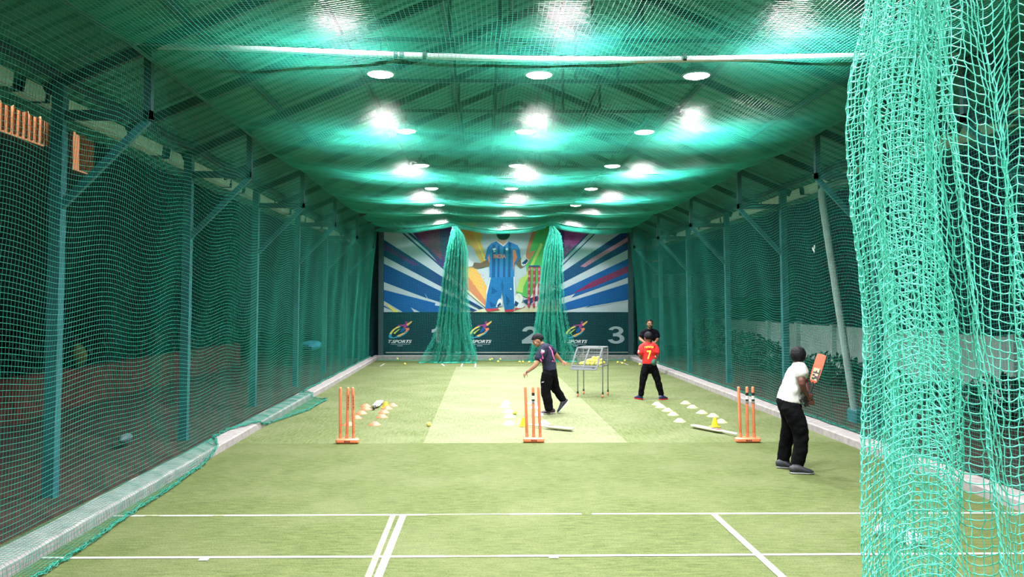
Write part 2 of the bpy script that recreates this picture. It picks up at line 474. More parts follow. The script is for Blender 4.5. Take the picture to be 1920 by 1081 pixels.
for s in (-1, 1):
    for j, u in enumerate((.35, 1.25, 2.45, 3.6, 4.85)):
        x = XC+s*u; b = MB(); b.beam((x, -3, roof_z(x)+.09), (x, 28.5, roof_z(x)+.09), .05, .07)
        o = b.build('roof_purlin', M_steel, None, False)
        nm = ['nearest the ridge', 'second down from the ridge', 'halfway down', 'above the side net', 'at the eave'][j]
        tag(o, 'long dark purlin under the %s roof slope, %s' % ('left' if s < 0 else 'right', nm), 'purlin', 'purlins along the roof slopes')

PY = [8.0+3.65*k for k in range(-1, 6)]
posn = ['post out of frame', 'nearest', 'second', 'third', 'fourth', 'fifth', 'farthest']
def side_post(s, Y, label):
    X = -3.94-.0145*Y if s < 0 else 5.48+.005*Y
    t = thing('support_post', label, 'post', (X, Y, 0), 0, 'steel posts outside the %s net' % ('left' if s < 0 else 'right')); of = t.location
    b = MB(); b.beam((X+(.04*s), Y, -.25), (X, Y, roof_z(X)), .11, .11, upd=(0, 1, 0)); b.build('pole', M_post, t, False, of)
    ix = (xl(Y) if s < 0 else xr(Y))+s*.07
    b = MB(); b.beam((X, Y, 3.60), (ix-s*.035, Y, 3.60), .07, .09); b.build('bracket_arm', M_steel, t, False, of)
    b = MB(); b.beam((X, Y, 2.70), (ix, Y, 3.56), .05, .07); b.build('diagonal_brace', M_post, t, False, of)
    b = MB(); b.beam((ix, Y, 3.56), (ix, Y, roof_z(ix)), .07, .07, upd=(0, 1, 0)); b.build('hanger', M_steel, t, False, of)
for s in (-1, 1):
    for k, Y in enumerate(PY):
        side_post(s, Y, 'teal steel post with diagonal brace outside the %s net, %s' % ('left' if s < 0 else 'right', (posn[k]+' from the camera') if k else 'closest and out of frame'))
# thin hangers showing as bright bars beside the right-hand brackets
for s in (-1, 1):
    X = -4.42 if s < 0 else 5.92
    t = thing('roof_gutter', 'pale metal gutter under the %s eave seen through the net' % ('left' if s < 0 else 'right'), 'gutter', (X, 12, 3.86)); of = t.location
    b = MB()
    for Y0 in [0.6+3.65*k for k in range(0, 8)]:
        Y1 = Y0+3.45
        b.add([(X-.09, Y0, 3.93), (X-.09, Y1, 3.93), (X-.07, Y0, 3.80), (X-.07, Y1, 3.80), (X+.07, Y0, 3.80), (X+.07, Y1, 3.80), (X+.09, Y0, 3.93), (X+.09, Y1, 3.93)],
              [[0, 2, 3, 1], [2, 4, 5, 3], [4, 6, 7, 5], [1, 3, 2, 0], [3, 5, 4, 2], [5, 7, 6, 4]])
    b.build('trough', M_gutter, t, False, of)
    for k in range(9):
        Y = 2.3+3.0*k; b = MB(); b.box((X, Y, 3.865), (.20, .04, .15)); b.build('gutter_bracket', M_steel, t, False, of)
# crossing pipe
b = MB(); pts = [UY(x, y, 8.0) for x, y in ((262, 86), (420, 90), (620, 98), (800, 105), (1000, 111), (1200, 112), (1400, 109), (1600, 105), (1780, 103), (1850, 102))]
pts = [pts[0]+(pts[0]-pts[1])*.1]+pts
b.loft(pts, .031, n=12)
pp = tag(b.build('crossing_pipe', M_galv, None, True), 'pale round pipe crossing the whole hall under the ceiling net', 'pipe')
for x in (742, 753, 796, 1283):
    c = UY(x, 104 if x < 1000 else 108, 8.0); b = MB(); b.lathe([(.034, -.018), (.042, -.018), (.042, .018), (.034, .018)], 12)
    for i, v in enumerate(b.v): b.v[i] = Vector((v.z, v.x, v.y))+c
    q = b.build('pipe_clamp', M_black, pp, True)
# edge ropes the ceiling net hangs from
def edge_z(Y, s=-1):
    e = 4.00+.0105*Y if s < 0 else 4.14+.004*Y
    return e+.025*np.sin(Y*.9)-.03*np.abs(np.sin(Y*PI/3.65))
for s in (-1, 1):
    b = MB(); X = (xl if s < 0 else xr)
    b.loft([(X(y)-.02*s*-1, y, float(edge_z(y, s))+.03) for y in np.linspace(-.5, 26.8, 110)], .018, n=6)
    tag(b.build('edge_pipe', M_steel, None, True), 'thin rail carrying the %s top edge of the ceiling net' % ('left' if s < 0 else 'right'), 'rail')
for i, x in enumerate((-.93, 2.3)):
    b = MB(); b.loft([(x, y, 4.34-.10*math.sin(PI*((y-1) % 3.65)/3.65)*.3-.006*y) for y in np.linspace(-.5, 26.4, 90)], .004, n=5)
    tag(b.build('divider_cable', M_black, None, True), 'thin dark cable running over the %s lane divider' % ('left' if i == 0 else 'right'), 'cable')

# ================================================================== LAMPS
lampn = ['left', 'middle', 'right']
def lamp_proto():
    t = thing('high_bay_lamp', 'x', 'ceiling lamp', (0, 0, 0), 0, 'round high bay lamps in three rows')
    b = MB(); b.lathe([(.05, .16), (.07, .16), (.075, .06), (.19, .035), (.20, .0), (.178, -.012)], 28); b.build('housing', M_lampb, t)
    b = MB()
    for j in range(16):
        a = 2*PI*j/16; b.beam((.05*math.cos(a), .05*math.sin(a), .085), (.15*math.cos(a), .15*math.sin(a), .06), .006, .05)
    b.build('cooling_fin', M_lampb, t, False)
    b = MB(); b.lathe([(.001, -.045), (.10, -.040), (.155, -.024), (.176, -.008)], 28); b.build('lens', M_lens, t)
    b = MB(); b.loft([(0, 0, .16), (0, 0, .24)], .012, n=8); b.loft([(0, 0, .24), (.02, 0, .27), (0, 0, .30), (-.02, 0, .27), (0, 0, .245)], .006, n=6)
    b.loft([(0, 0, .3), (0, 0, .42)], .006, n=6); b.build('hanger', M_steel, t)
    return t
lp = lamp_proto(); lk = children(lp); first = True
LD = bpy.data.lights.new('lamp_light', 'AREA'); LD.shape = 'DISK'; LD.size = .34; LD.spread = math.radians(138); LD.energy = LAMP_W; LD.color = (1, .985, .97)
rown = {0: 'first row above the camera, out of frame', 1: 'second row above the frame', 2: 'third row just above the frame'}
for r_, Y in enumerate(LAMP_Y):
    for c_, X in enumerate(LAMP_X):
        if r_ >= 3:
            lb = 'glowing white round lamp, %s of the %s row of three beyond the crossing pipe' % (lampn[c_], ordn[r_-3])
        else: lb = 'round lamp, %s one of the %s' % (lampn[c_], rown[r_])
        loc = (X, Y, LAMP_Z)
        if first: o = lp; o.location = loc; o['label'] = lb; first = False
        else: o = dup(lp, loc, 0, lb, kids=lk)
        L = bpy.data.objects.new('lamp_light', LD); COL.objects.link(L); L.parent = o; L.location = (0, 0, -.05)

# ================================================================== NETS
CELL = .042
def gridy(y0, y1, c=CELL): return np.arange(y0, y1, c)
def smooth(a, lo, hi): 
    t = np.clip((a-lo)/(hi-lo), 0, 1); return t*t*(3-2*t)
def nz2(a, b, s, seed=0):
    """cheap smooth pseudo noise on arrays"""
    return (np.sin(a*s*1.0+seed*1.7)*np.cos(b*s*1.31+seed*.6)+.6*np.sin(a*s*2.3+b*s*1.1+seed*3.1)+.4*np.cos(b*s*2.9-a*s*1.7+seed))/2.0
# left side net: hangs outside the kerb, then spills over it onto the turf
def side_net(s):
    ys = gridy(2.2, 26.9); zt = edge_z(ys, s)
    nv = int(4.08/CELL)
    q = np.linspace(0, 1, nv)
    Yg, Q = np.meshgrid(ys, q, indexing='ij')
    if s < 0:
        xt = xl(ys); xb = (-3.02-.015*ys)-.26
    else:
        xt = xr(ys); xb = 4.64+.006*np.maximum(0, ys-9)+.27
    zb = np.full_like(ys, .10)
    X = xt[:, None]*(1-Q)+xb[:, None]*Q
    bul = np.sin(PI*Q)
    X = X+s*.06*bul+.025*bul*nz2(Yg, Q*4, 1.1, s)+.008*np.sin(Yg*5.2+Q*1.5)*smooth(Q, .1, .6)
    Z = zt[:, None]*(1-Q)+zb[:, None]*Q
    Z = Z+bul*(.045*np.sin(Yg*1.72*2+.6+Q*1.0)+.05*nz2(Yg, Q*3, .9, 4))
    Yj = Yg+.03*bul*nz2(Yg, Q*5, 2.1, 7)
    P = np.stack([X, Yj, Z], axis=-1)
    if s < 0:
        L = np.interp(ys, [2.2, 6.5, 8.6, 9.3, 9.8, 10.6, 11.3, 12.2, 14.2, 15.6, 16.1, 30], [.62, .50, .42, .40, .30, .02, .02, .30, .62, .66, .03, .02])
        L = L+.010*np.sin(ys*3.3)
        m = 14; E = []
        for k in range(1, m+1):
            l = L*k/m; w = .24; h = .10
            xi = -3.02-.015*ys+.008
            x = np.where(l < w, xi-w+l, np.where(l < w+h, xi+.006, xi+.006+(l-w-h)))
            z = np.where(l < w, .108, np.where(l < w+h, .104-(l-w), .008))
            z = z+.006*(np.sin(ys*23+k)+1)*(k/m)
            E.append(np.stack([x, ys+.02*np.sin(ys*13+k*.4), z], axis=-1))
        P = np.concatenate([P, np.stack(E, axis=1)], axis=1)
        # bundled hem rope
        H = np.stack([P[:, -1, 0]+.005, P[:, -1, 1], P[:, -1, 2]+.004], axis=-1)[:, None, :]
        H2 = np.concatenate([H+np.array([.012*math.cos(a), 0, .010+.010*math.sin(a)])[None, None] for a in (0, 1.3, 2.6, 3.9, 5.2)], axis=1)
        H2 = H2+.006*RNG.standard_normal(H2.shape)
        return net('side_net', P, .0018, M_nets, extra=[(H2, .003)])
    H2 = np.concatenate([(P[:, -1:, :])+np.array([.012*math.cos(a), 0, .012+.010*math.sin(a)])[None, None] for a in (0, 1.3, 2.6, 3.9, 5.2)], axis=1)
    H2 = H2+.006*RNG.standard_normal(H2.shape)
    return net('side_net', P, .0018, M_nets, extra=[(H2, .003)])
tag(side_net(-1), 'green cord net hanging along the left side, its hem spilling over the kerb', 'net')
tag(side_net(1), 'green cord net hanging along the right side behind the batter', 'net')
# ceiling net: three swags between the edge rails and the divider cables
def ceil_z(X, Y):
    A = .06+.20*smooth(Y, 20.0, 26.2)
    b = np.array([-3.32, -.93, 2.30, 4.84])
    Zs = np.zeros_like(X)
    for i in range(3):
        xm = (b[i]+b[i+1])/2; w = (b[i+1]-b[i])/2
        k = [.55, 1.0, .6][i]
        msk = (X >= b[i]-.2) & (X <= b[i+1]+.2) if i in (0, 2) else (X > b[i]) & (X <= b[i+1])
        Zs = np.where(msk, -A*k*np.clip(1-((X-xm)/w)**2, 0, 1), Zs)
    f = np.clip((X+3.3)/8.14, 0, 1); cb = np.clip(1-((X-.75)/4.1)**2, 0, 1)
    base = edge_z(Y, -1)*(1-f)+edge_z(Y, 1)*f+cb*(.16-.30*np.sin(PI*np.clip((Y-5)/21.5, 0, 1)))
    wv = .018*np.sin(Y*2*PI/3.62-.8)*np.clip(1-((X-.75)/4.3)**4, 0, 1)*(1+3.2*smooth(Y, 16.5, 21))
    return base+Zs+wv+.012*nz2(X, Y, 3.0, 2)
xs = np.linspace(-3.3, 4.84, int(8.14/CELL)); ys = gridy(.4, 26.3)
Xg, Yg = np.meshgrid(xs, ys, indexing='ij')
P = np.stack([xl(Yg)+(xr(Yg)-xl(Yg))*(Xg+3.3)/8.14, Yg+.05*nz2(Xg, Yg, 1.3, 3), ceil_z(Xg, Yg)], axis=-1)
P[:, :, 0] += .02*nz2(Yg, Xg, 1.7, 6)
# the far end folds over the last rail and hangs as a short valance
E = []
for k in range(1, 34):
    z0 = P[:, -1, 2]; q_ = k % 12; kk = q_ if q_ < 6 else 12-q_
    E.append(np.stack([P[:, -1, 0]+.01*np.sin(xs*7+k), 26.3+.01*k+.03*np.sin(xs*11+k*.3), z0-.022*kk-.01*np.sin(xs*5)], axis=-1))
P = np.concatenate([P, np.stack(E, axis=1)], axis=1)
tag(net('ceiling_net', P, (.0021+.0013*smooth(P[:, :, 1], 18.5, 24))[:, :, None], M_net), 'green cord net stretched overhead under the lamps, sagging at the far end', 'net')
# rear net in front of the banner
xs = np.arange(-3.34, 4.9, CELL); nv = int(4.2/CELL); q = np.linspace(0, 1, nv)
Xg, Q = np.meshgrid(xs, q, indexing='ij')
zt = ceil_z(xs, np.full_like(xs, 26.3))-.1
Z = zt[:, None]*(1-Q)+.02*Q
Yr = 26.75+.05*np.sin(Xg*3.1)*np.sin(PI*Q)+.04*nz2(Xg, Q*4, 1.7, 1)-.12*smooth(Q, .93, 1.0)
P = np.stack([Xg+.015*nz2(Q*4, Xg, 2.2, 1), Yr, Z+.02*np.sin(PI*Q)*np.sin(Xg*3)], axis=-1)
E = []
for k in range(1, 12):
    E.append(np.stack([xs, 26.63-.045*k+.05*np.sin(xs*4+k*.2), .02+.012*np.abs(np.sin(xs*17+k))], axis=-1))
P = np.concatenate([P, np.stack(E, axis=1)], axis=1)
tag(net('rear_net', P, .0010, M_net), 'green cord net hanging across the back in front of the printed wall', 'net')

# divider nets gathered into bunches at the far end
def bunch(path, label, seed):
    """path: list of (z, xl, xr, y) edges of the bunch measured down its height"""
    zs = np.arange(path[0][0], .02, -.036)
    Zp = [p[0] for p in path][::-1]
    a = np.interp(zs, Zp, [p[1] for p in path][::-1]); b = np.interp(zs, Zp, [p[2] for p in path][::-1]); yy = np.interp(zs, Zp, [p[3] for p in path][::-1])
    n = 300; u = np.linspace(0, 1, n)
    r = np.random.default_rng(seed)
    fold = np.cumsum(r.uniform(.5, 1.5, n)); fold = fold/fold[-1]
    # pleated path folding to and fro in depth with slow drift across
    ph = u*2*PI*17
    xx = fold+.045*np.sin(ph*.6+1)+.03*np.sin(ph*1.9)
    xx = np.clip((xx-xx.min())/(xx.max()-xx.min()), 0, 1)
    P = np.zeros((n, len(zs), 3))
    for j, z in enumerate(zs):
        w = b[j]-a[j]; dep = .05+.34*w
        P[:, j, 0] = a[j]+xx*w+.012*r.standard_normal(n)+(.10*w*np.sin(ph*.37+seed)+.06*w*np.sin(ph*.9))*max(0, 1-z/1.2)
        P[:, j, 1] = yy[j]+dep*np.sin(ph+.25*math.sin(z*2))*.5+.012*r.standard_normal(n)
        P[:, j, 2] = z-.05*np.sin(u*PI*7+z)*min(1, z)+.008*r.standard_normal(n)
    P[:, :, 2] = np.maximum(P[:, :, 2], .012)
    E = []
    for k in range(1, 7):     # trailing hem lying on the turf
        E.append(np.stack([P[:, -1, 0]+.02*np.sin(ph), P[:, -1, 1]-.05*k+.02*np.cos(ph*1.3), .014+.03*np.abs(np.sin(ph*.7+k))*(1-k/9)], axis=-1))
    P = np.concatenate([P, np.stack(E, axis=1)], axis=1)
    return tag(net('divider_net', P, .0027, M_netl), label, 'net')
def pathpx(rows, Y): return [(UY(x0, y, Y).z, UY(x0, y, Y).x, UY(x1, y, Y).x, Y) for (y, x0, x1) in rows]
Yd = UZ(850, 679).y
bunch(pathpx([(428, 849, 858), (440, 845, 870), (470, 838, 878), (520, 830, 879), (560, 826, 879), (600, 820, 882), (640, 812, 890), (668, 803, 898), (679, 800, 893)], Yd), 'gathered green divider net between lanes 1 and 2, wide hem on the turf', 3)
bunch(pathpx([(427, 1031, 1040), (440, 1029, 1052), (470, 1020, 1056), (520, 1013, 1056), (560, 1010, 1058), (600, 1003, 1063), (640, 997, 1073), (664, 992, 1080), (673, 990, 1078)], Yd+.45), 'gathered green divider net between lanes 2 and 3, behind the bowler', 5)

# big pale curtain of netting hanging close to the camera on the right
def curtain():
    Y0 = 2.7
    C = [(1772, 2.98), (1740, 3.02), (1700, 2.96), (1660, 3.0), (1625, 2.93), (1600, 2.84), (1608, 2.76), (1640, 2.80), (1652, 2.72), (1645, 2.66),
         (1690, 2.72), (1740, 2.70), (1772, 2.74), (1764, 2.66), (1735, 2.64), (1700, 2.67), (1668, 2.62), (1655, 2.60), (1700, 2.56), (1745, 2.60), (1775, 2.58),
         (1800, 2.60), (1812, 2.54), (1806, 2.50), (1822, 2.46), (1858, 2.49), (1896, 2.52), (1916, 2.50), (1922, 2.45), (1945, 2.43), (1990, 2.48), (2035, 2.45), (2085, 2.50), (2140, 2.45)]
    C = np.array([((p[0]-906)/FPX*p[1], p[1]) for p in C])
    # Catmull style resample by arc length
    t = np.arange(len(C)); tt = np.linspace(0, len(C)-1, 900)
    def cr(v):
        out = np.zeros_like(tt)
        for i, a in enumerate(tt):
            k = min(int(a), len(v)-2); f = a-k; p0 = v[max(k-1, 0)]; p1 = v[k]; p2 = v[k+1]; p3 = v[min(k+2, len(v)-1)]
            out[i] = .5*((2*p1)+(-p0+p2)*f+(2*p0-5*p1+4*p2-p3)*f*f+(-p0+3*p1-3*p2+p3)*f**3)
        return out
    x = cr(C[:, 0]); y = cr(C[:, 1]); s = np.concatenate([[0], np.cumsum(np.hypot(np.diff(x), np.diff(y)))])
    n = int(s[-1]/.0265); si = np.linspace(0, s[-1], n); xi = np.interp(si, s, x); yi = np.interp(si, s, y); ti = np.interp(si, s, tt)
    zs = np.arange(3.55, .015, -.0285); m = len(zs)
    P = np.zeros((n, m, 3)); r = np.random.default_rng(11)
    edge = np.interp(zs, [0, .55, .95, 1.30, 1.70, 2.1, 2.40, 2.55, 2.8, 3.6], [.02, .01, .015, .03, .03, -.015, -.02, -.005, .05, .16])
    fold = np.interp(zs, [0, .9, 1.4, 2.0, 2.8, 3.6], [.16, .105, .07, .02, -.06, -.12])
    left = np.clip((12-ti)/12, 0, 1)*(ti < 12)+(ti >= 12)*.0
    wl = np.where(ti <= 9, 1.0, np.clip((20-ti)/11, 0, 1))
    wr = np.clip((ti-18)/4, 0, 1)
    wr2 = wr*np.interp(ti, [20, 24, 28, 33], [1, 1, .25, .1])
    for j, z in enumerate(zs):
        P[:, j, 0] = xi+(edge[j]+.018)*wl+fold[j]*wr2+.012*np.sin(z*3.1+ti*1.3)+.010*np.sin(ti*2.1+z*5)
        P[:, j, 1] = yi+.02*np.sin(z*2.2+ti*1.7)
        P[:, j, 2] = z-.045*np.sin(ti*1.25+.6)-.035*np.sin(ti*.55+z*.8)
    # knots drag neighbouring cords out of line
    J = r.standard_normal((n, m, 3))*np.array([.0022, .003, .0026]); P += J
    P[:, :, 2] = np.maximum(P[:, :, 2], .01)
    return P
P = curtain()
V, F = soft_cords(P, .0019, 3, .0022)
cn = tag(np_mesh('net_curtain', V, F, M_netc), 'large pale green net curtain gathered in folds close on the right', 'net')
# its top runs on a wire
b = MB(); b.loft([(.9, 3.2, 3.60), (1.2, 2.9, 3.57), (2.0, 2.6, 3.57), (4.9, 2.5, 3.75)], .006, n=6)
tag(b.build('curtain_cable', M_black), 'cable that the near net curtain hangs from', 'cable')
# ================================================================== PRINTED BACK WALL
def Z1(x, y): return (700+x/3.42857, 400+y/3.42857)
YP = 27.55
PC = {}
def pm(name, c):
    if name not in PC: PC[name] = mat('print_'+name, tuple(q*.85 for q in c), .8, var=.03, spec=.12)
    return PC[name]
pal = dict(sky=(.50, .58, .66), navy=(.012, .035, .16), blue=(.012, .085, .36), deep=(.008, .05, .24), maroon=(.24, .012, .10), purple=(.10, .012, .16),
           magenta=(.36, .02, .24), pink=(.55, .20, .32), gold=(.80, .46, .10), amber=(.86, .36, .07), rust=(.62, .22, .10), green=(.09, .46, .10), lime=(.45, .62, .12),
           jersey=(.035, .17, .50), jersd=(.012, .065, .24), orange=(.88, .20, .12), skin=(.20, .085, .05), beard=(.02, .045, .04), neck=(.55, .36, .28), white=(.72, .76, .80),
           trous=(.015, .13, .40), trousd=(.008, .07, .26), red=(.50, .03, .07), cream=(.70, .66, .45), panel=(.006, .022, .045), char=(.42, .50, .56), yellow=(.85, .72, .10),
           lblue=(.05, .35, .60), txt=(.50, .60, .66), ink=(.02, .02, .04))
pmats = {k: pm(k, v) for k, v in pal.items()}
bn = thing('printed_backdrop', 'large printed cricket banner across the back wall above a navy numbered panel', 'banner', (0.75, YP, 0)); of = bn.location
def onp(x, y, d): 
    px, py = Z1(x, y); p = UY(px, py, YP); return Vector((p.x, YP-d, p.z))
class Art:
    """flat printed shapes sharing one surface of the banner"""
    def __init__(s): s.mb = MB(); s.keys = []; s.d = .004
    def poly(s, pts, key, step=.0005):
        if key not in s.keys: s.keys.append(key)
        s.d += step
        vs = [onp(x, max(y, 58), s.d) for x, y in pts]
        s.mb.add(vs, [list(range(len(vs)))], s.keys.index(key))
    def ellp(s, c, r, key, rot=0, n=20):
        s.poly([(c[0]+r[0]*math.cos(t)*math.cos(rot)-r[1]*math.sin(t)*math.sin(rot), c[1]+r[0]*math.cos(t)*math.sin(rot)+r[1]*math.sin(t)*math.cos(rot)) for t in [2*PI*i/n for i in range(n)]], key)
    def build(s, name, parent): return s.mb.build(name, [pmats[k] for k in s.keys], parent, False, of)
A = Art()
A.poly([(68, 20), (1637, 20), (1637, 633), (68, 633)], 'sky')
# left-hand rays
A.poly([(195, 20), (560, 20), (560, 430), (440, 345)], 'purple'); A.poly([(240, 60), (420, 60), (440, 300), (330, 210)], 'maroon')
A.poly([(105, 40), (120, 40), (560, 440), (560, 455)], 'navy'); A.poly([(140, 40), (165, 40), (560, 408), (560, 420)], 'navy')
A.poly([(68, 168), (560, 480), (560, 535), (68, 275)], 'navy'); A.poly([(68, 190), (300, 335), (250, 330), (68, 235)], 'purple')
A.poly([(68, 322), (560, 560), (560, 612), (350, 545), (330, 512), (345, 545), (68, 440)], 'deep')
A.poly([(68, 490), (400, 575), (395, 590), (560, 612), (560, 633), (300, 633), (240, 603), (262, 633), (190, 633), (68, 560)], 'blue')
A.poly([(68, 568), (80, 575), (165, 633), (130, 633)], 'yellow'); A.poly([(68, 590), (120, 620), (150, 633), (68, 600)], 'blue')
A.poly([(500, 20), (560, 20), (560, 320), (450, 320)], 'purple')
# right-hand rays
A.poly([(1150, 20), (1440, 20), (1405, 110), (1150, 350)], 'purple'); A.poly([(1230, 100), (1410, 100), (1225, 290)], 'magenta')
A.poly([(1440, 60), (1455, 60), (1150, 372), (1150, 362)], 'navy'); A.poly([(1470, 80), (1480, 80), (1150, 400), (1150, 390)], 'navy')
A.poly([(1637, 95), (1637, 232), (1150, 478), (1150, 420)], 'navy'); A.poly([(1637, 150), (1637, 178), (1360, 345), (1330, 340), (1400, 290)], 'pink')
A.poly([(1637, 290), (1637, 410), (1275, 540), (1300, 512), (1150, 560), (1150, 520)], 'blue'); A.poly([(1637, 335), (1637, 378), (1420, 470), (1280, 515), (1400, 440)], 'maroon')
A.poly([(1637, 448), (1637, 555), (1360, 605), (1385, 592), (1150, 640), (1150, 600)], 'blue'); A.poly([(1637, 555), (1637, 560), (1380, 606), (1390, 598)], 'sky')
A.poly([(1600, 90), (1637, 70), (1637, 105), (1605, 122)], 'navy')
# centre: gold and green brush blocks
A.poly([(490, 40), (665, 40), (700, 150), (690, 180), (748, 340), (700, 335), (640, 215), (610, 200), (560, 250)], 'gold')
A.poly([(560, 60), (620, 60), (665, 190), (600, 160)], 'amber'); A.poly([(640, 120), (680, 200), (735, 320), (720, 320)], 'yellow')
A.poly([(560, 330), (660, 350), (735, 480), (725, 560), (600, 470)], 'gold'); A.poly([(580, 420), (615, 410), (722, 560), (716, 606), (600, 480)], 'rust')
for i in range(6):
    for j in range(5): A.ellp((625+i*16+j*4, 368+j*22+i*6), (4, 5), 'amber', n=6)
A.poly([(560, 525), (715, 612), (700, 620), (560, 545)], 'navy'); A.poly([(560, 575), (680, 628), (650, 632), (560, 600)], 'navy')
A.poly([(585, 490), (610, 490), (725, 600), (724, 606)], 'cream')
A.poly([(1045, 40), (1200, 40), (1180, 330), (1060, 520), (985, 540), (915, 505), (990, 400), (975, 300), (1010, 200)], 'green')
A.poly([(1040, 60), (1065, 60), (1000, 250), (1045, 235), (985, 330), (975, 300), (990, 210)], 'rust'); A.poly([(1075, 190), (1090, 200), (960, 480), (930, 500)], 'lime'); A.poly([(940, 420), (975, 400), (960, 510), (920, 500)], 'lime')
A.poly([(1060, 440), (1200, 470), (1120, 560), (1040, 600), (1000, 560)], 'white'); A.poly([(960, 560), (1200, 480), (1200, 510), (990, 585)], 'navy'); A.poly([(900, 600), (1200, 590), (1200, 633), (640, 633), (700, 612)], 'cream')
A.build('printed_background', bn)
# kneeling batsman with arms spread
A2 = Art(); A2.d = A.d+.002
A2.poly([(800, 160), (800, 195), (825, 212), (850, 200), (858, 165)], 'neck')
A2.ellp((836, 118), (46, 48), 'skin'); A2.ellp((835, 132), (44, 40), 'beard')
A2.poly([(745, 290), (752, 330), (700, 348), (650, 352), (640, 335), (640, 315), (690, 318)], 'skin')
A2.poly([(905, 280), (945, 280), (965, 318), (968, 338), (945, 352), (918, 325)], 'skin')
A2.poly([(648, 312), (640, 338), (615, 345), (598, 320), (588, 280), (596, 262), (614, 290), (628, 305)], 'white')
A2.poly([(950, 330), (948, 300), (962, 270), (978, 262), (984, 285), (1000, 300), (985, 325), (960, 340)], 'white'); A2.poly([(958, 325), (955, 318), (985, 292), (996, 303), (978, 325)], 'navy')
A2.poly([(798, 178), (760, 192), (735, 215), (716, 290), (745, 315), (748, 380), (745, 408), (780, 420), (850, 424), (905, 405), (908, 330), (947, 285), (942, 235), (928, 205), (870, 180), (835, 212)], 'jersey')
for x0, x1, a, b_ in ((765, 785, 200, 418), (800, 812, 205, 420), (836, 850, 215, 422), (868, 884, 190, 414)):
    A2.poly([(x0, a), (x1, a), (x1-2, b_), (x0-4, b_)], 'jersd')
A2.poly([(735, 285), (745, 262), (750, 300), (745, 318)], 'orange'); A2.poly([(895, 235), (912, 235), (925, 280), (918, 300), (898, 330)], 'orange'); A2.poly([(898, 330), (905, 300), (904, 340), (898, 370)], 'orange')
A2.poly([(798, 178), (835, 205), (862, 180), (866, 184), (836, 212), (794, 182)], 'white')
A2.ellp((858, 230), (11, 12), 'lblue'); A2.ellp((858, 230), (6, 7), 'white'); A2.poly([(765, 226), (785, 222), (790, 232), (772, 240)], 'white'); A2.poly([(770, 244), (790, 240), (776, 250)], 'white')
A2.poly([(752, 412), (905, 408), (908, 600), (890, 628), (845, 628), (835, 560), (828, 500), (815, 560), (800, 612), (745, 628), (720, 618), (722, 560), (735, 480)], 'trous')
for q in ([(828, 420), (838, 470), (828, 500), (820, 460)], [(760, 470), (800, 500), (760, 520)], [(850, 520), (880, 560), (860, 600)], [(740, 560), (790, 590), (760, 605)]): A2.poly(q, 'trousd')
A2.poly([(752, 412), (756, 412), (730, 520), (722, 590), (726, 500)], 'white'); A2.poly([(900, 408), (908, 408), (912, 590), (906, 590)], 'white'); A2.poly([(882, 478), (890, 488), (878, 490)], 'white')
A2.poly([(720, 612), (800, 608), (812, 620), (735, 632)], 'red'); A2.poly([(845, 618), (905, 615), (900, 632), (850, 632)], 'red'); A2.poly([(905, 610), (965, 590), (975, 600), (908, 622)], 'red')
A2.poly([(800, 560), (812, 545), (828, 560), (826, 590), (805, 600), (788, 600)], 'white'); A2.poly([(796, 590), (815, 570), (822, 585), (800, 604)], 'navy')
A2.ellp((935, 548), (26, 34), 'white'); A2.ellp((940, 590), (32, 18), 'white'); A2.poly([(912, 560), (935, 575), (920, 600), (905, 590)], 'navy'); A2.poly([(925, 520), (950, 530), (940, 560)], 'cream')
A2.build('printed_batsman', bn)
A3 = Art(); A3.d = A2.d+.001
for x in (1003, 1035, 1066):
    A3.poly([(x-8, 342), (x+8, 342), (x+2, 602), (x-12, 602)], 'red')
    for k in range(6): A3.poly([(x-7-k*.6, 352+k*42), (x+5-k*.6, 352+k*42), (x+4-k*.6, 368+k*42), (x-8-k*.6, 368+k*42)], 'pink')
A3.poly([(998, 334), (1068, 334), (1068, 342), (998, 342)], 'trousd')
A3.build('printed_stumps', bn)
A4 = Art(); A4.d = .004
A4.poly([(68, 633), (1637, 633), (1637, 888), (68, 888)], 'panel')
A4.build('navy_panel', bn)
def text(name, s, box, key, d, parent=bn, shear=0.0, bold=.0, m=None, plane=None):
    """lettering fitted to a box (x0,y0,x1,y1)"""
    cu = bpy.data.curves.new(name, 'FONT'); cu.body = s; cu.shear = shear; cu.offset = bold; cu.extrude = 0.0
    t = bpy.data.objects.new(name+'_c', cu); COL.objects.link(t)
    dg = bpy.context.evaluated_depsgraph_get()
    me = bpy.data.meshes.new_from_object(t.evaluated_get(dg)); bpy.data.objects.remove(t); bpy.data.curves.remove(cu)
    n = len(me.vertices); co = np.zeros(n*3, dtype=np.float32); me.vertices.foreach_get('co', co); co = co.reshape(-1, 3)
    lo = co.min(0); hi = co.max(0); u = (co[:, 0]-lo[0])/(hi[0]-lo[0]); v = (co[:, 1]-lo[1])/(hi[1]-lo[1])
    if plane is None:
        a = onp(box[0], box[3], d); c = onp(box[2], box[1], d)
        out = np.stack([a.x+(c.x-a.x)*u, np.full(n, a.y), a.z+(c.z-a.z)*v], axis=-1)-np.array(of)
    else:
        O, U, Vv = plane; out = np.array(O)+u[:, None]*np.array(U)+v[:, None]*np.array(Vv)
    me.vertices.foreach_set('co', out.astype(np.float32).ravel()); me.update()
    me.materials.clear(); me.materials.append(m or pmats[key])
    me.name = name; ob = bpy.data.objects.new(name, me); COL.objects.link(ob); ob.parent = parent
    return ob
text('jersey_lettering', 'INDIA', (774, 262, 852, 288), 'orange', A3.d+.002, bold=.02)
def digit(ch, outline_sets, lab):
    D = Art(); D.d = .008
    for o_ in outline_sets: D.poly(o_, 'char')
    D.build('lane_number', bn)['label'] = lab
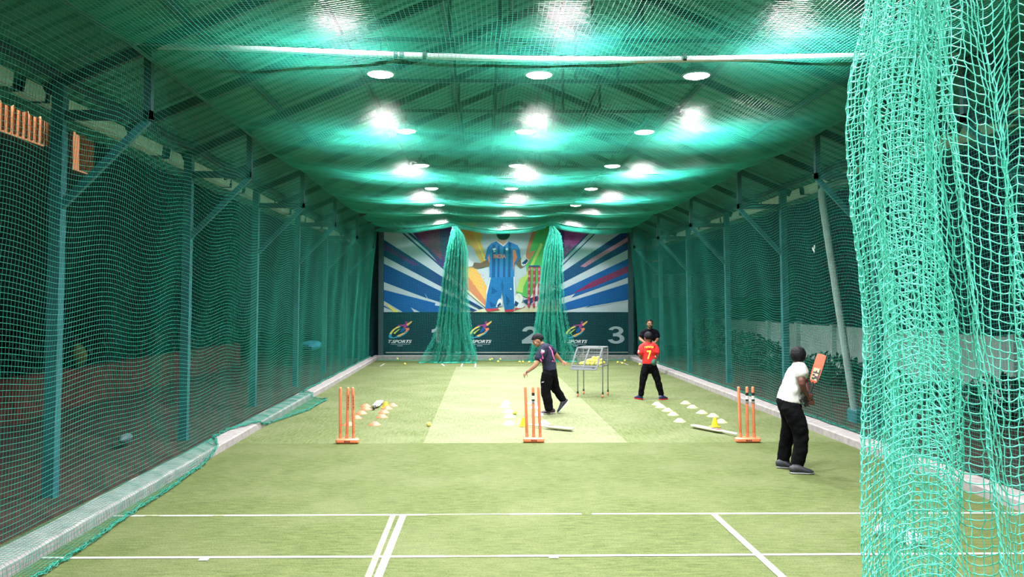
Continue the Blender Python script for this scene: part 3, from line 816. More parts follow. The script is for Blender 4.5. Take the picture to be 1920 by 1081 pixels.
def arcband(cx, cy, rx, ry, w, h, a0, a1, n=16):
    o = [(cx+rx*math.cos(math.radians(a0+(a1-a0)*i/n)), cy-ry*math.sin(math.radians(a0+(a1-a0)*i/n))) for i in range(n+1)]
    q = [(cx+(rx-w)*math.cos(math.radians(a0+(a1-a0)*i/n)), cy-(ry-h)*math.sin(math.radians(a0+(a1-a0)*i/n))) for i in range(n+1)]
    return [[o[i], o[i+1], q[i+1], q[i]] for i in range(n)]
digit('1', [[(404, 728), (436, 728), (436, 835), (404, 835), (404, 758), (376, 766), (376, 746), (398, 740)]], 'pale number 1 on the navy panel')
digit('2', arcband(1007, 759, 50, 34, 29, 20, 175, -32)+[[(1049, 777), (1025, 768), (955, 815), (955, 835), (985, 835)], [(955, 812), (1058, 812), (1058, 835), (955, 835)]], 'pale number 2 on the navy panel')
digit('3', arcband(1559, 753, 48, 28, 28, 15, 165, -88)+arcband(1560, 804, 54, 32, 30, 17, 90, -168)+[[(1540, 769), (1562, 769), (1562, 789), (1540, 789)]], 'pale number 3 on the navy panel')
for k, x0 in enumerate((0, 512, 1128)):
    L = Art(); L.d = .008
    def q(pts, key): L.poly([(x+x0, y) for x, y in pts], key)
    q([(98, 790), (104, 770), (125, 745), (150, 728), (172, 722), (178, 728), (150, 740), (128, 758), (116, 778), (118, 792), (132, 796), (170, 782), (205, 765), (228, 752), (210, 772), (175, 792), (130, 802), (104, 800)], 'lblue')
    q([(104, 770), (125, 745), (150, 728), (172, 722), (166, 732), (140, 744), (122, 764), (116, 778)], 'yellow')
    q([(150, 785), (172, 775), (205, 762), (200, 772), (165, 792)], 'gold')
    q([(128, 768), (160, 745), (175, 740), (150, 762), (140, 775)], 'lime')
    q([(155, 718), (200, 712), (212, 705), (216, 712), (222, 720), (206, 735), (202, 750), (186, 762), (172, 758), (190, 740), (196, 722), (158, 724)], 'magenta')
    q([(180, 742), (198, 730), (204, 748), (186, 764), (172, 762)], 'blue')
    q([(212, 712), (242, 692), (250, 691), (246, 700), (222, 722)], 'gold')
    q([(204, 738), (228, 734), (233, 744), (216, 758), (196, 768), (212, 748)], 'orange')
    L.ellp((213+x0, 700), (8, 8), 'magenta', n=12)
    L.build('runner_emblem', bn)
    tx = (96, 812, 248, 832) if k == 0 else ((610, 812, 760, 832) if k == 1 else (1226, 812, 1376, 832))
    text('sponsor_lettering', 'T.SPORTS', tx, 'white', .012, shear=.35, bold=.03)
    L2 = Art(); L2.d = .008; L2.poly([(x0+155, 848), (x0+190, 848), (x0+188, 851), (x0+153, 851)], 'txt'); L2.poly([(x0+110, 838), (x0+238, 838), (x0+238, 840), (x0+110, 840)], 'txt'); L2.build('emblem_underline', bn)
b = MB()
for i in range(7):
    x = 1552+i*11; b.loft([onp(x, 612+(i % 2)*6, .02), onp(x+4, 604+(i % 3)*6, .02), onp(x+8, 626-(i % 2)*6, .02), onp(x+11, 616, .02)], .004, n=4)
b.build('signature_scrawl', pmats['txt'], bn, True, of)
b = MB(); b.box((0.80, YP+.05, 2.22), (8.30, .09, 4.36)); b.build('backing_board', pmats['panel'], bn, False, of)
b = MB(); a = onp(600, 893, .05); c = onp(1637, 893, .05); b.loft([(-3.2, YP-.05, a.z), (4.9, YP-.05, a.z)], .02, n=8); b.build('bottom_batten', M_conc, bn, True, of)
for s, px in (('left', 52), ('right', 1650)):
    p = onp(px, 500, .1); b = MB(); b.beam((p.x, YP-.12, 0), (p.x, YP-.12, 4.5), .16, .10, upd=(0, 1, 0))
    tag(b.build('frame_post', mat('dark_post', (.03, .035, .06), .6), None, False), 'dark square upright at the %s edge of the printed back wall' % s, 'post')

# ================================================================== STUMPS
def stumps(px0, px1, py, tops, bots, label, marks, rz=0.0, tiltback=0):
    a = UZ(px0, py); b_ = UZ(px1, py); c = (a+b_)/2; Y = c.y+.05
    t = thing('cricket_stumps', label, 'stumps', (c.x, Y, 0), 0, 'orange plastic stump sets across the three lanes'); of_ = Vector((c.x, Y, 0))
    w = (b_-a).length; R = Matrix.Rotation(rz, 3, 'Z')
    m_ = MB(); m_.box((0, 0, .035), (w, .11, .065), rot=R, bev=.018); m_.build('base', M_orange, t, True)
    text('base_lettering', 'BAS', None, 'ink', 0, parent=t, bold=.02, plane=tuple(R @ Vector(v) for v in ((-.035, -.0565, .022), (.075, 0, 0), (0, 0, .022))))
    m_ = MB()
    for i, (tx, bx) in enumerate(zip(tops, bots)):
        bp = UY(bx, py-9, Y)-of_; tp = UY(tx, 728.5, Y)-of_
        bp.z = .06; tp.z = .715; h = tp-bp
        s_ = MB(); s_.loft([bp, bp+h*.03, bp+h*.10], [.021, .021, .019], n=12, caps=False)
        s_.loft([bp+h*.1, bp+h*.5, bp+h*.97, bp+h], [.0185, .0185, .0185, .016], n=12, ends=.4)
        so = s_.build('stump', M_orange, t)
        if i in marks:
            d = h.normalized()
            if marks[i] == 'label':
                s_ = MB(); s_.loft([bp+h*.68, bp+h*.89], .0195, n=12, caps=False); s_.build('sticker', M_black, so)
                s_ = MB(); s_.loft([bp+h*.76, bp+h*.83], .0205, n=12, caps=False); s_.build('sticker_band', M_white, so)
                s_ = MB(); s_.loft([bp+h*.69, bp+h*.725], .0203, n=12, caps=False); s_.build('sticker_band', mat('sticker_grey', (.35, .33, .30), .5), so)
            else:
                s_ = MB()
                for k in range(9):
                    f = .58+.033*k; s_.box(bp+h*f+Vector((.009, -.0165, 0)), (.010+.004*(k % 2), .006, .012), mi=0)
                s_.build('lettering', M_black, so, False)
    return t
stumps(629, 672, 832, (638.5, 652.5, 661.5), (638, 650.5, 663), 'orange stump set on the left lane beside the orange discs', {1: 'txt', 2: 'txt'})
stumps(981, 1021, 830, (985, 999.5, 1009.5), (988, 1000.5, 1013), 'orange stump set on the middle lane in front of the bowler', {1: 'label'})
stumps(1381, 1427, 830, (1384.8, 1400.5, 1411.5), (1388.5, 1401.5, 1414), 'orange stump set on the right lane next to the batter', {1: 'label', 2: 'label'})

# ================================================================== DISC CONES
def cone_proto(m, label, group):
    o = MB().lathe([(.022, .050), (.030, .050), (.070, .018), (.092, .004), (.094, 0), (.090, 0), (.066, .014), (.026, .045), (.022, .048), (.022, .050)], 24)
    ob = o.build('disc_cone', m, None); tag(ob, label, 'marker cone', group); return ob
def discs(m, spots, group):
    src = None
    for (px, py, lb) in spots:
        p = UZ(px, py-2.2)
        if src is None: src = cone_proto(m, lb, group); o = src
        else: o = src.copy(); COL.objects.link(o); o['label'] = lb
        o.location = (p.x, p.y, .001)
Z2 = lambda x, y: (600+x/3.379, 640+y/3.379)
Z4 = lambda x, y: (620+x/9.007, 720+y/9.007)
lo = [(515, 575, 'farthest'), (520, 575, 'x')]
discs(M_cone_o, [
    (685.5, 764, 'orange disc marker, farthest of the left column behind the left stumps'),
    (686.5, 769.5, 'orange disc marker, second farthest of the left column behind the left stumps'),
    (678, 777.3, 'orange disc marker, middle of the left column behind the left stumps'),
    (668, 786.3, 'orange disc marker, second nearest of the left column, just right of the stumps'),
    (654, 799, 'orange disc marker seen between the left stumps, nearest of its column'),
    (703, 798.5, 'orange disc marker, nearest of the right-hand column in the left lane'),
    (716.5, 784.3, 'orange disc marker, second nearest of the right-hand column in the left lane'),
    (720, 775.6, 'orange disc marker, middle of the right-hand column in the left lane'),
    (726, 768.5, 'orange disc marker just in front of the small yellow-orange cone'),
    (736, 763, 'orange disc marker just right of the small yellow-orange cone')], 'orange disc markers in the left lane')
discs(M_cone_w, [
    (949, 758, 'white disc marker, farthest of the column left of the middle stumps'),
    (947, 765, 'white disc marker, second farthest of the column left of the middle stumps'),
    (953.5, 774.5, 'white disc marker beside the yellow ball in the middle lane'),
    (955, 784, 'white disc marker, second nearest of the column left of the middle stumps'),
    (955, 797, 'white disc marker, nearest of the column left of the middle stumps'),
    (998, 758, 'white disc marker seen between the middle stumps, farthest of its column'),
    (1002, 767, 'white disc marker between the middle stumps near the bowler leading shoe'),
    (1009, 780, 'white disc marker just right of the middle stumps near the bowler shoe'),
    (1020, 796, 'white disc marker above the flat bat behind the middle stumps')], 'white disc markers in the middle lane')
discs(M_cone_y, [
    (1232, 760.5, 'pale yellow disc marker, farthest of the left column in the right lane'),
    (1239, 765.5, 'pale yellow disc marker, second farthest of the left column in the right lane'),
    (1251.5, 772.3, 'pale yellow disc marker, middle of the left column in the right lane'),
    (1262, 780, 'pale yellow disc marker, second nearest of the left column in the right lane'),
    (1274.5, 792.3, 'pale yellow disc marker, nearest of the left column in the right lane'),
    (1285.5, 758.5, 'pale yellow disc marker, farthest of the right column in the right lane'),
    (1298, 766.3, 'pale yellow disc marker, second farthest of the right column in the right lane'),
    (1316, 776.5, 'pale yellow disc marker, middle of the right column in the right lane'),
    (1337, 782.7, 'pale yellow disc marker directly behind the small deep yellow cone'),
    (1352, 793.8, 'pale yellow disc marker just right of the small deep yellow cone')], 'pale yellow disc markers in the right lane')
def tall_cone(px, py, h, w, label, m=M_cone_d):
    p = UZ(px, py); t = thing('training_cone', label, 'cone', (p.x, p.y, 0), .3)
    MB().lathe([(w*.55, .012), (w*.22, h), (w*.15, h), (.001, h*.98)], 20).build('cone_body', m, t)
    MB().box((0, 0, .007), (w*1.25, w*1.25, .014), bev=.005).build('cone_base', m, t)
tall_cone(1340.5, 800, .13, .10, 'small deep yellow cone behind the flat bat on the right lane')
tall_cone(981.5, 799, .13, .09, 'small deep yellow cone half hidden by the left middle-lane stump')
tall_cone(723.5, 764.5, .11, .12, 'small yellow-orange cone standing among the orange discs', mat('amber_cone', (.98, .42, .03), .5))

# ================================================================== BALLS
BALLS = [(804, 799, 'yellow tennis ball alone on the turf between left and middle stumps'), (965.5, 776.5, 'yellow tennis ball resting beside the white discs'),
    (731, 671.5, 'yellow tennis ball nearest the left kerb at the far end'), (745.5, 674.5, 'dull yellow ball second from the left at the far end'),
    (761.5, 672, 'yellow ball below the left emblem, third along at the far end'), (759, 684, 'yellow ball lying forward on the far white line, left lane'),
    (883.3, 679.5, 'yellow ball at the right foot of the left gathered net'), (918.5, 676, 'yellow ball left of the pair by the orange bat'),
    (922.5, 674.5, 'yellow ball right of the pair by the orange bat'), (934, 679.5, 'yellow ball in front of the far orange bat'), (938, 675, 'yellow ball at the right end of the far orange bat'),
    (974.3, 680, 'yellow ball first left of the bowler hand line at the far end'), (980.5, 680, 'yellow ball second from left in the row behind the bowler'),
    (992, 680.5, 'yellow ball third from left in the row behind the bowler'), (1003, 680, 'yellow ball just left of the bowler head side'),
    (1056, 676.5, 'yellow ball at the right hem of the gathered net behind the bowler'), (1062.5, 673, 'yellow ball between gathered net and ball cart'),
    (1150.5, 673, 'yellow ball just right of the ball cart top rail'), (1158.5, 681, 'yellow ball right of the cart, nearest the cart leg'),
    (1167, 683, 'yellow ball on the far line right of the ball cart'), (1172, 677.5, 'yellow ball midway between the cart and the red shirt player'),
    (1200, 685, 'yellow ball at the red shirt player left elbow'), (1233, 681, 'pale ball beside the right kerb behind the red shirt player')]
br = .034
def ball_proto():
    t = MB().ell((0, 0, 0), (br, br, br), n=16, m=10).build('tennis_ball', M_ball, None)
    s_ = MB(); pts = []
    for i in range(33):
        a = 2*PI*i/32; v = Vector((math.cos(a), math.sin(a), .55*math.sin(2*a))).normalized()*(br+.0003); pts.append(v)
    s_.loft(pts, .0014, n=4, caps=False); s_.build('ball_seam', M_seam, t); return t
bp0 = ball_proto(); bk = children(bp0); fst = True
for (px, py, lb) in BALLS:
    p = UZ(px, py); loc = (p.x, p.y, br)
    if fst: bp0.location = loc; tag(bp0, lb, 'ball', 'tennis balls on the floor'); fst = False; bp0.rotation_euler = (.4, .3, .1)
    else:
        o = dup(bp0, loc, 0, lb, kids=bk); o.rotation_euler = (random.random()*3, random.random()*3, random.random()*3)

# ================================================================== BATS
def bat(name_m, grip_m, label, loc, rot, blade=.54, w=.105, marks=None, sub='bat'):
    """lies along +X, handle at the origin end, face up"""
    t = thing('cricket_bat', label, 'bat', loc, 0, None); t.rotation_mode = 'QUATERNION'; t.rotation_quaternion = rot
    b = MB(); hl = .26; vs = []; st = [(0, .018, .016), (.03, .040, .022), (.07, w/2*.95, .026), (.12, w/2, .028), (blade*.6, w/2, .036), (blade*.88, w/2, .032), (blade*.97, w/2*.92, .024), (blade, w/2*.6, .016)]
    for (x, hw, th) in st:
        X = hl+x
        vs += [(X, -hw, .010), (X, -hw, -.002), (X, -hw*.45, -th*.75), (X, 0, -th), (X, hw*.45, -th*.75), (X, hw, -.002), (X, hw, .010), (X, 0, .013)]
    fs = [[7-i for i in range(8)], [(len(st)-1)*8+i for i in range(8)]]
    for i in range(len(st)-1):
        for j in range(8): fs.append([i*8+j, i*8+(j+1) % 8, i*8+8+(j+1) % 8, i*8+8+j])
    b.add(vs, fs); bl = b.build('blade', name_m, t)
    g_ = MB(); g_.loft([(0, 0, 0), (.02, 0, 0), (.15, 0, 0), (hl+.01, 0, 0)], [.019, .0165, .0165, .0155], n=12); g_.build('grip', grip_m, t)
    if marks:
        for (x0, x1, y0, y1, mm) in marks:
            k = MB(); k.box((hl+(x0+x1)/2, (y0+y1)/2, .0128), (x1-x0, y1-y0, .003)); k.build('sticker', mm, bl, False)
    return t
def flat_bat(p_handle, p_tip, h, **kw):
    a = UZ(*p_handle); b_ = UZ(*p_tip); d = (b_-a); L = d.length; an = math.atan2(d.y, d.x)
    a.z = h; return bat(loc=a, rot=Euler((0, .0, an)).to_quaternion(), blade=max(.3, L-.26), **kw)
M_stk = mat('dark_sticker', (.05, .03, .04), .5); M_stkr = mat('red_sticker', (.5, .06, .08), .5)
flat_bat((993, 800.5), (1074, 808.5), .037, name_m=M_wood, grip_m=M_white, label='pale wooden bat lying flat behind the middle stumps', marks=[(.06, .14, -.03, .03, M_stkr)])
flat_bat((1381, 818), (1298, 801.5), .037, name_m=M_wood, grip_m=M_white, label='pale wooden bat lying flat to the left of the right stumps', marks=[(.05, .16, -.035, .035, M_stkr), (.18, .24, -.03, .03, M_stk)])
flat_bat((700.5, 769), (713, 755), .037, name_m=M_white, grip_m=M_grip, label='white bladed bat with black handle pointing at the camera among orange discs', w=.125, marks=[(.06, .5, -.012, .012, mat('bat_stripe', (.45, .47, .55), .5)), (.02, .07, -.05, .05, M_black)])
flat_bat((946, 672.8), (903, 671.5), .037, name_m=M_orbat, grip_m=M_orbat, label='orange plastic bat lying at the foot of the back wall', marks=None)

# ================================================================== BALL CART
def cart():
    o_ = UZ(1083.3, 743.5); ang = math.radians(-20)
    t = thing('ball_cart', 'grey wire ball cart on four legs with red castors, tilted lid open', 'ball cart', (o_.x, o_.y, 0), ang)
    w, d, h, hb = .49, .50, .95, .60
    cs = [(0, 0), (w, 0), (w, d), (0, d)]
    for (x, y) in cs:
        b = MB(); b.loft([(x, y, .075), (x, y, h)], .0115, n=10); lg = b.build('leg', M_greyst, t)
        b = MB(); b.lathe([(.001, .065), (.017, .065), (.02, .08), (.012, .11), (.001, .11)], 12, c=(x, y, 0)); b.build('castor_fork', M_black, lg)
        b = MB(); b.lathe([(.001, -.013), (.024, -.013), (.031, -.008), (.031, .008), (.024, .013), (.001, .013)], 16)
        for i, v in enumerate(b.v): b.v[i] = Vector((v.z+x, v.y+y, v.x+.031))
        b.build('castor_wheel', M_orange, lg)
    for z in (h, hb):
        b = MB()
        for i in range(4): b.loft([(*cs[i], z), (*cs[(i+1) % 4], z)], .010, n=8)
        b.build('rail_frame', M_greyst, t)
    def grid_panel(name, O, U, V, nu, nv, skipu=()):
        b = MB(); O = Vector(O); U = Vector(U); V = Vector(V)
        for i in range(1, nu): b.loft([O+U*(i/nu), O+U*(i/nu)+V], .0022, n=4, caps=False)
        for j in range(1, nv): b.loft([O+V*(j/nv), O+V*(j/nv)+U], .0022, n=4, caps=False)
        return b.build(name, M_greyst, t)
    grid_panel('side_mesh', (w, 0, hb), (0, d, 0), (0, 0, h-hb), 9, 7)
    grid_panel('side_mesh', (0, 0, hb), (0, d, 0), (0, 0, h-hb), 9, 7)
    grid_panel('back_mesh', (0, d, hb), (w, 0, 0), (0, 0, h-hb), 9, 7)
    grid_panel('floor_mesh', (0, 0, hb), (w, 0, 0), (0, d, 0), 12, 12)
    grid_panel('front_mesh', (0, 0, hb), (w, 0, 0), (0, 0, (h-hb)), 12, 8)
    # sloping front lid: hinged at the top rail, its foot standing out towards the batters
    O = Vector((0, -.01, h)); dn = Vector((-.085, -.20, -.40)); U = Vector((w, 0, 0))
    ld = MB()
    for f in (0, .48, 1): ld.beam(O+U*f, O+U*f+dn, .030, .014, upd=(0, -1, .4))
    for f in (0.0, .86, 1): ld.beam(O+dn*f, O+dn*f+U, .014, .030, upd=dn)
    ld.build('sloping_lid', M_frame, t, False)
    b = MB(); b.add([O+dn*.86, O+dn*.86+U, O+dn+U, O+dn, O+dn*.86+Vector((0, .006, 0)), O+dn*.86+U+Vector((0, .006, 0)), O+dn+U+Vector((0, .006, 0)), O+dn+Vector((0, .006, 0))],
                    [[0, 3, 2, 1], [4, 5, 6, 7], [0, 1, 5, 4], [2, 3, 7, 6], [1, 2, 6, 5], [3, 0, 4, 7]]); b.build('lid_plate', M_frame, t, False)
    b = MB(); c = O+dn*.93+U*.86; b.box(c+Vector((0, -.008, 0)), (.016, .008, .018)); b.box(c+Vector((.025, -.008, 0)), (.012, .008, .018)); b.build('lid_mark', M_black, t, False)
    b = MB(); b.loft([O+dn*.97+U*.48+Vector((0, .02, 0)), O+dn*.97+U*.48+Vector((0, .02, -.11))], .004, n=6); b.build('prop_rod', M_greyst, t)
    b = MB(); b.loft([(.05, .1, h+.012), (w-.1, .1, h+.012)], .006, n=6); b.loft([(.05, .25, h+.012), (w-.1, .25, h+.012)], .006, n=6); b.build('top_rod', M_frame, t)
    R = Matrix.Rotation(ang, 3, 'Z'); n = 0
    spots = []
    for i in range(6):
        for j in range(6): spots.append((.05+i*.074+.006*(j % 2), .05+j*.074, hb+.004+br))
    for i in range(2, 6):
        for j in range(1, 5): spots.append((.05+i*.074-.03, .09+j*.074, hb+.055+br))
    for i in range(3, 5):
        for j in range(2, 4): spots.append((.05+i*.074-.02, .12+j*.07, hb+.105+br))
    for (x, y, z) in spots:
        if random.random() < .12 and z < hb+.05: continue
        p = R @ Vector((x, y, 0)); o = dup(bp0, (o_.x+p.x, o_.y+p.y, z), 0, 'yellow tennis ball piled with others inside the wire ball cart', 'tennis balls heaped inside the ball cart', kids=bk)
        o.rotation_euler = (random.random()*3, random.random()*3, random.random()*3)
cart()

# ================================================================== GLOVES
def glove(px, py, s, rz, label, tilt=0.0):
    p = UZ(px, py); t = thing('batting_glove', label, 'glove', (p.x, p.y, 0), rz)
    t.scale = (.66, .70, 1.55); R = Matrix.Rotation(tilt, 3, 'X')
    b = MB(); b.ell((0, 0, .040*s), (.055*s, .060*s, .036*s), R); b.build('palm', M_white, t)
    for i in range(4):
        x = (-.042+.028*i)*s; f = MB(); L = [.9, 1.05, 1.0, .8][i]*s
        for k in range(3):
            f.loft([(x*1.05, (.052+.030*k)*L, (.050-.008*k)*s), (x*1.1, (.076+.030*k)*L, (.045-.010*k)*s)], .0135*s, n=8)
        f.build('finger_roll', M_white, t)
    b = MB(); b.loft([(.05*s, .0, .035*s), (.078*s, .030*s, .03*s), (.080*s, .058*s, .026*s)], [.016*s, .014*s, .012*s], n=8); b.build('thumb', M_white, t)
    b = MB(); b.loft([(0, -.05*s, .035*s), (0, -.10*s, .034*s)], [.046*s, .052*s], [.028*s, .030*s], lat=(1, 0, 0), n=12); b.build('cuff', M_white, t)
    b = MB(); b.loft([(0, -.066*s, .036*s), (0, -.086*s, .036*s)], [.049*s, .0505*s], [.030*s, .031*s], lat=(1, 0, 0), n=12, caps=False); b.build('strap', mat('strap_grey', (.12, .13, .14), .6) if rz < 1.2 else M_cone_d, t)
glove(1661, 1006, .95, 1.35, 'white batting glove with a yellow strap, left of the pair on the turf', .2)
glove(1698, 1020, .95, .5, 'white batting glove with grey strap, in the middle of the heap on the turf')
glove(1715, 1024, 1.0, -1.0, 'white batting glove lying at the right of the heap behind the near curtain')
# ================================================================== PEOPLE
def hand(mb, wr, d, nrm, s, curl, spread=.12, thumb_side=1, skin=None):
    """palm + four fingers + thumb. d: direction of the fingers, nrm: direction the palm faces"""
    d = Vector(d).normalized(); nrm = Vector(nrm); nrm = (nrm-d*nrm.dot(d)).normalized(); sd = d.cross(nrm).normalized()*thumb_side
    pl = .085*s
    mb.loft([wr-d*.01*s, wr+d*pl*.35, wr+d*pl*.75, wr+d*pl], [.026*s, .035*s, .040*s, .037*s], [.019*s, .016*s, .014*s, .011*s], lat=sd, n=12)
    for i in range(4):
        o = (1.5-i)*.0195*s; L = [.068, .076, .071, .055][i]*s
        p = wr+d*pl*.94+sd*o; a = 0.25*curl; dd = (d+sd*(1.5-i)*spread*.3).normalized(); pts = [p-d*.012*s, p]
        for k, q in enumerate((.42, .32, .26)):
            v = (dd*math.cos(a)+nrm*math.sin(a)).normalized(); p = p+v*(L*q); pts.append(p); a += curl*(.9 if k == 0 else .7)
        mb.loft(pts, [.0088*s, .0088*s, .0082*s, .0076*s, .0066*s], n=8)
    p = wr+d*pl*.25+sd*.026*s; v = (sd*.75+d*.65+nrm*.25).normalized(); pts = [p-sd*.012*s, p+v*.012*s, p+v*.040*s]
    v2 = (v*.7+d*.4+nrm*(.25+.5*curl)).normalized(); pts.append(pts[-1]+v2*.026*s)
    mb.loft(pts, [.013*s, .012*s, .0095*s, .0078*s], n=8)

def head_parts(t, of, C, up, fw, s, skin, bodymb, facial=True, beard=None, hairlen=1.0, messy=.004, bald=0.0, hl0=0.0):
    """C centre of the skull; s = 1 for a head .22 m tall"""
    up = Vector(up).normalized(); fw = Vector(fw); fw = (fw-up*fw.dot(up)).normalized(); rt = fw.cross(up).normalized()
    R = Matrix((rt, fw, up)).transposed()
    T = lambda x, y, z: C+(R @ Vector((x, y, z)))*s
    bodymb.ell(T(0, -.008, .018), (.073*s, .090*s, .086*s), R, n=20, m=14)           # skull
    bodymb.ell(T(0, .016, -.040), (.056*s, .066*s, .060*s), R, n=18, m=12)          # face / jaw
    bodymb.ell(T(0, .048, -.082), (.026*s, .022*s, .022*s), R)                       # chin
    bodymb.loft([T(0, .086, .008), T(0, .094, -.012), T(0, .100, -.030)], [.008*s, .011*s, .014*s], n=10)  # nose
    bodymb.ell(T(0, .082, .016), (.050*s, .012*s, .012*s), R)                        # brow
    for q in (-1, 1):
        bodymb.ell(T(q*.073, -.006, -.010), (.008*s, .018*s, .030*s), R)             # ear
        bodymb.ell(T(q*.036, .062, -.026), (.022*s, .020*s, .020*s), R)              # cheek
    if facial:
        for q in (-1, 1):
            e = MB(); e.ell(T(q*.029, .0725, -.001), (.0100*s, .0055*s, .0052*s), R, n=12, m=8); eo = e.build('eye', M_eyew, t, True, of)
            e = MB(); e.ell(T(q*.028, .0784, -.001), (.0052*s, .0022*s, .0050*s), R, n=10, m=6); e.build('pupil', M_black, eo, True)
            e = MB(); e.loft([T(q*.014, .090, .018), T(q*.032, .088, .024), T(q*.048, .078, .018)], .0042*s, n=6); e.build('eyebrow', M_hair, t, True, of)
        e = MB(); e.loft([T(-.022, .078, -.056), T(-.008, .087, -.054), T(.008, .087, -.054), T(.022, .078, -.056)], [.003*s, .006*s, .006*s, .003*s], n=6); e.build('mouth', M_lip, t, True, of)
    # hair: a thick cap that dives under the skin over the face
    h = MB(); h.ell((0, 0, 0), (1, 1, 1), n=40, m=28); out = []
    for v in h.v:
        x, y, z = v; th = math.atan2(y, abs(x)+1e-6)
        rad = Vector((.088*x, .106*y, .099*z))
        face = (y > .40 and z < .22+hl0+.10*math.sin(x*11)+.06*math.sin(x*23)) or z < -.58*hairlen or (y > -.15 and z < -.10) or (y > .1 and z < .12)
        if bald and y > -.3 and abs(x) < .6 and z > .3: face = True
        k = .80 if face else 1.0+messy*8*noise.noise(Vector((x*7, y*7, z*7)))
        p = rad*k; out.append(T(p.x, p.y-.012, p.z+.022))
    h.v = out; h.build('hair', M_hair, t, True, of)
    if beard:
        e = MB()
        e.loft([T(-.056, .010, -.036), T(-.050, .032, -.070), T(-.030, .052, -.090), T(0, .066, -.098), T(.030, .052, -.090), T(.050, .032, -.070), T(.056, .010, -.036)], .012*s, n=8)
        e.loft([T(-.024, .084, -.044), T(0, .094, -.041), T(.024, .084, -.044)], .006*s, n=6)
        e.build('beard', M_hair, t, True, of)
    return T

def shoe(t, of, heel, toe, up, w, m_up, m_sole, accent=None):
    heel = Vector(heel); toe = Vector(toe); d = (toe-heel); L = d.length; d.normalize(); up = Vector(up); up = (up-d*up.dot(d)).normalized(); sd = d.cross(up)
    def P(f, z): return heel+d*(f*L)+up*z
    b = MB(); b.loft([P(.03, .038), P(.16, .046), P(.34, .050), P(.52, .040), P(.72, .032), P(.90, .027), P(.98, .022)], [w*.33, w*.40, w*.42, w*.43, w*.48, w*.42, w*.26],
                     [.040, .050, .050, .036, .026, .020, .012], lat=sd, n=14)
    s_ = b.build('shoe', m_up, t, True, of)
    b = MB(); b.loft([P(0, .010), P(.10, .010), P(.35, .010), P(.55, .010), P(.75, .010), P(.95, .012), P(1.0, .016)], [w*.34, w*.42, w*.42, w*.45, w*.50, w*.40, w*.22], [.011]*7, lat=sd, n=14)
    b.build('sole', m_sole, s_, True, of)
    b = MB()
    for k in range(4): 
        q = P(.42+.075*k, .075-.011*k); b.loft([q-sd*w*.22, q+up*.004, q+sd*w*.22], .0035, n=5)
    b.build('laces', accent or M_white, s_, True, of)
    return s_

def limb(mb, pts, ra, rb=None, lat=None, n=14):
    """limb with extra rings so that it bends and tapers smoothly"""
    P = [Vector(p) for p in pts]; Q = []; A = []; B = []
    rb = rb or ra
    for i in range(len(P)-1):
        for k in range(5):
            f = k/5; Q.append(P[i].lerp(P[i+1], f)); A.append(ra[i]*(1-f)+ra[i+1]*f); B.append(rb[i]*(1-f)+rb[i+1]*f)
    Q.append(P[-1]); A.append(ra[-1]); B.append(rb[-1])
    for _ in range(2):
        Q = [Q[0]]+[(Q[i-1]+Q[i]*2+Q[i+1])/4 for i in range(1, len(Q)-1)]+[Q[-1]]
    mb.loft(Q, A, B, lat=lat, n=n)
def strokes(t, of, name, lines, m, r=.004):
    b = MB()
    for L in lines: b.loft([Vector(p) for p in L], r, n=5)
    return b.build(name, m, t, True, of)

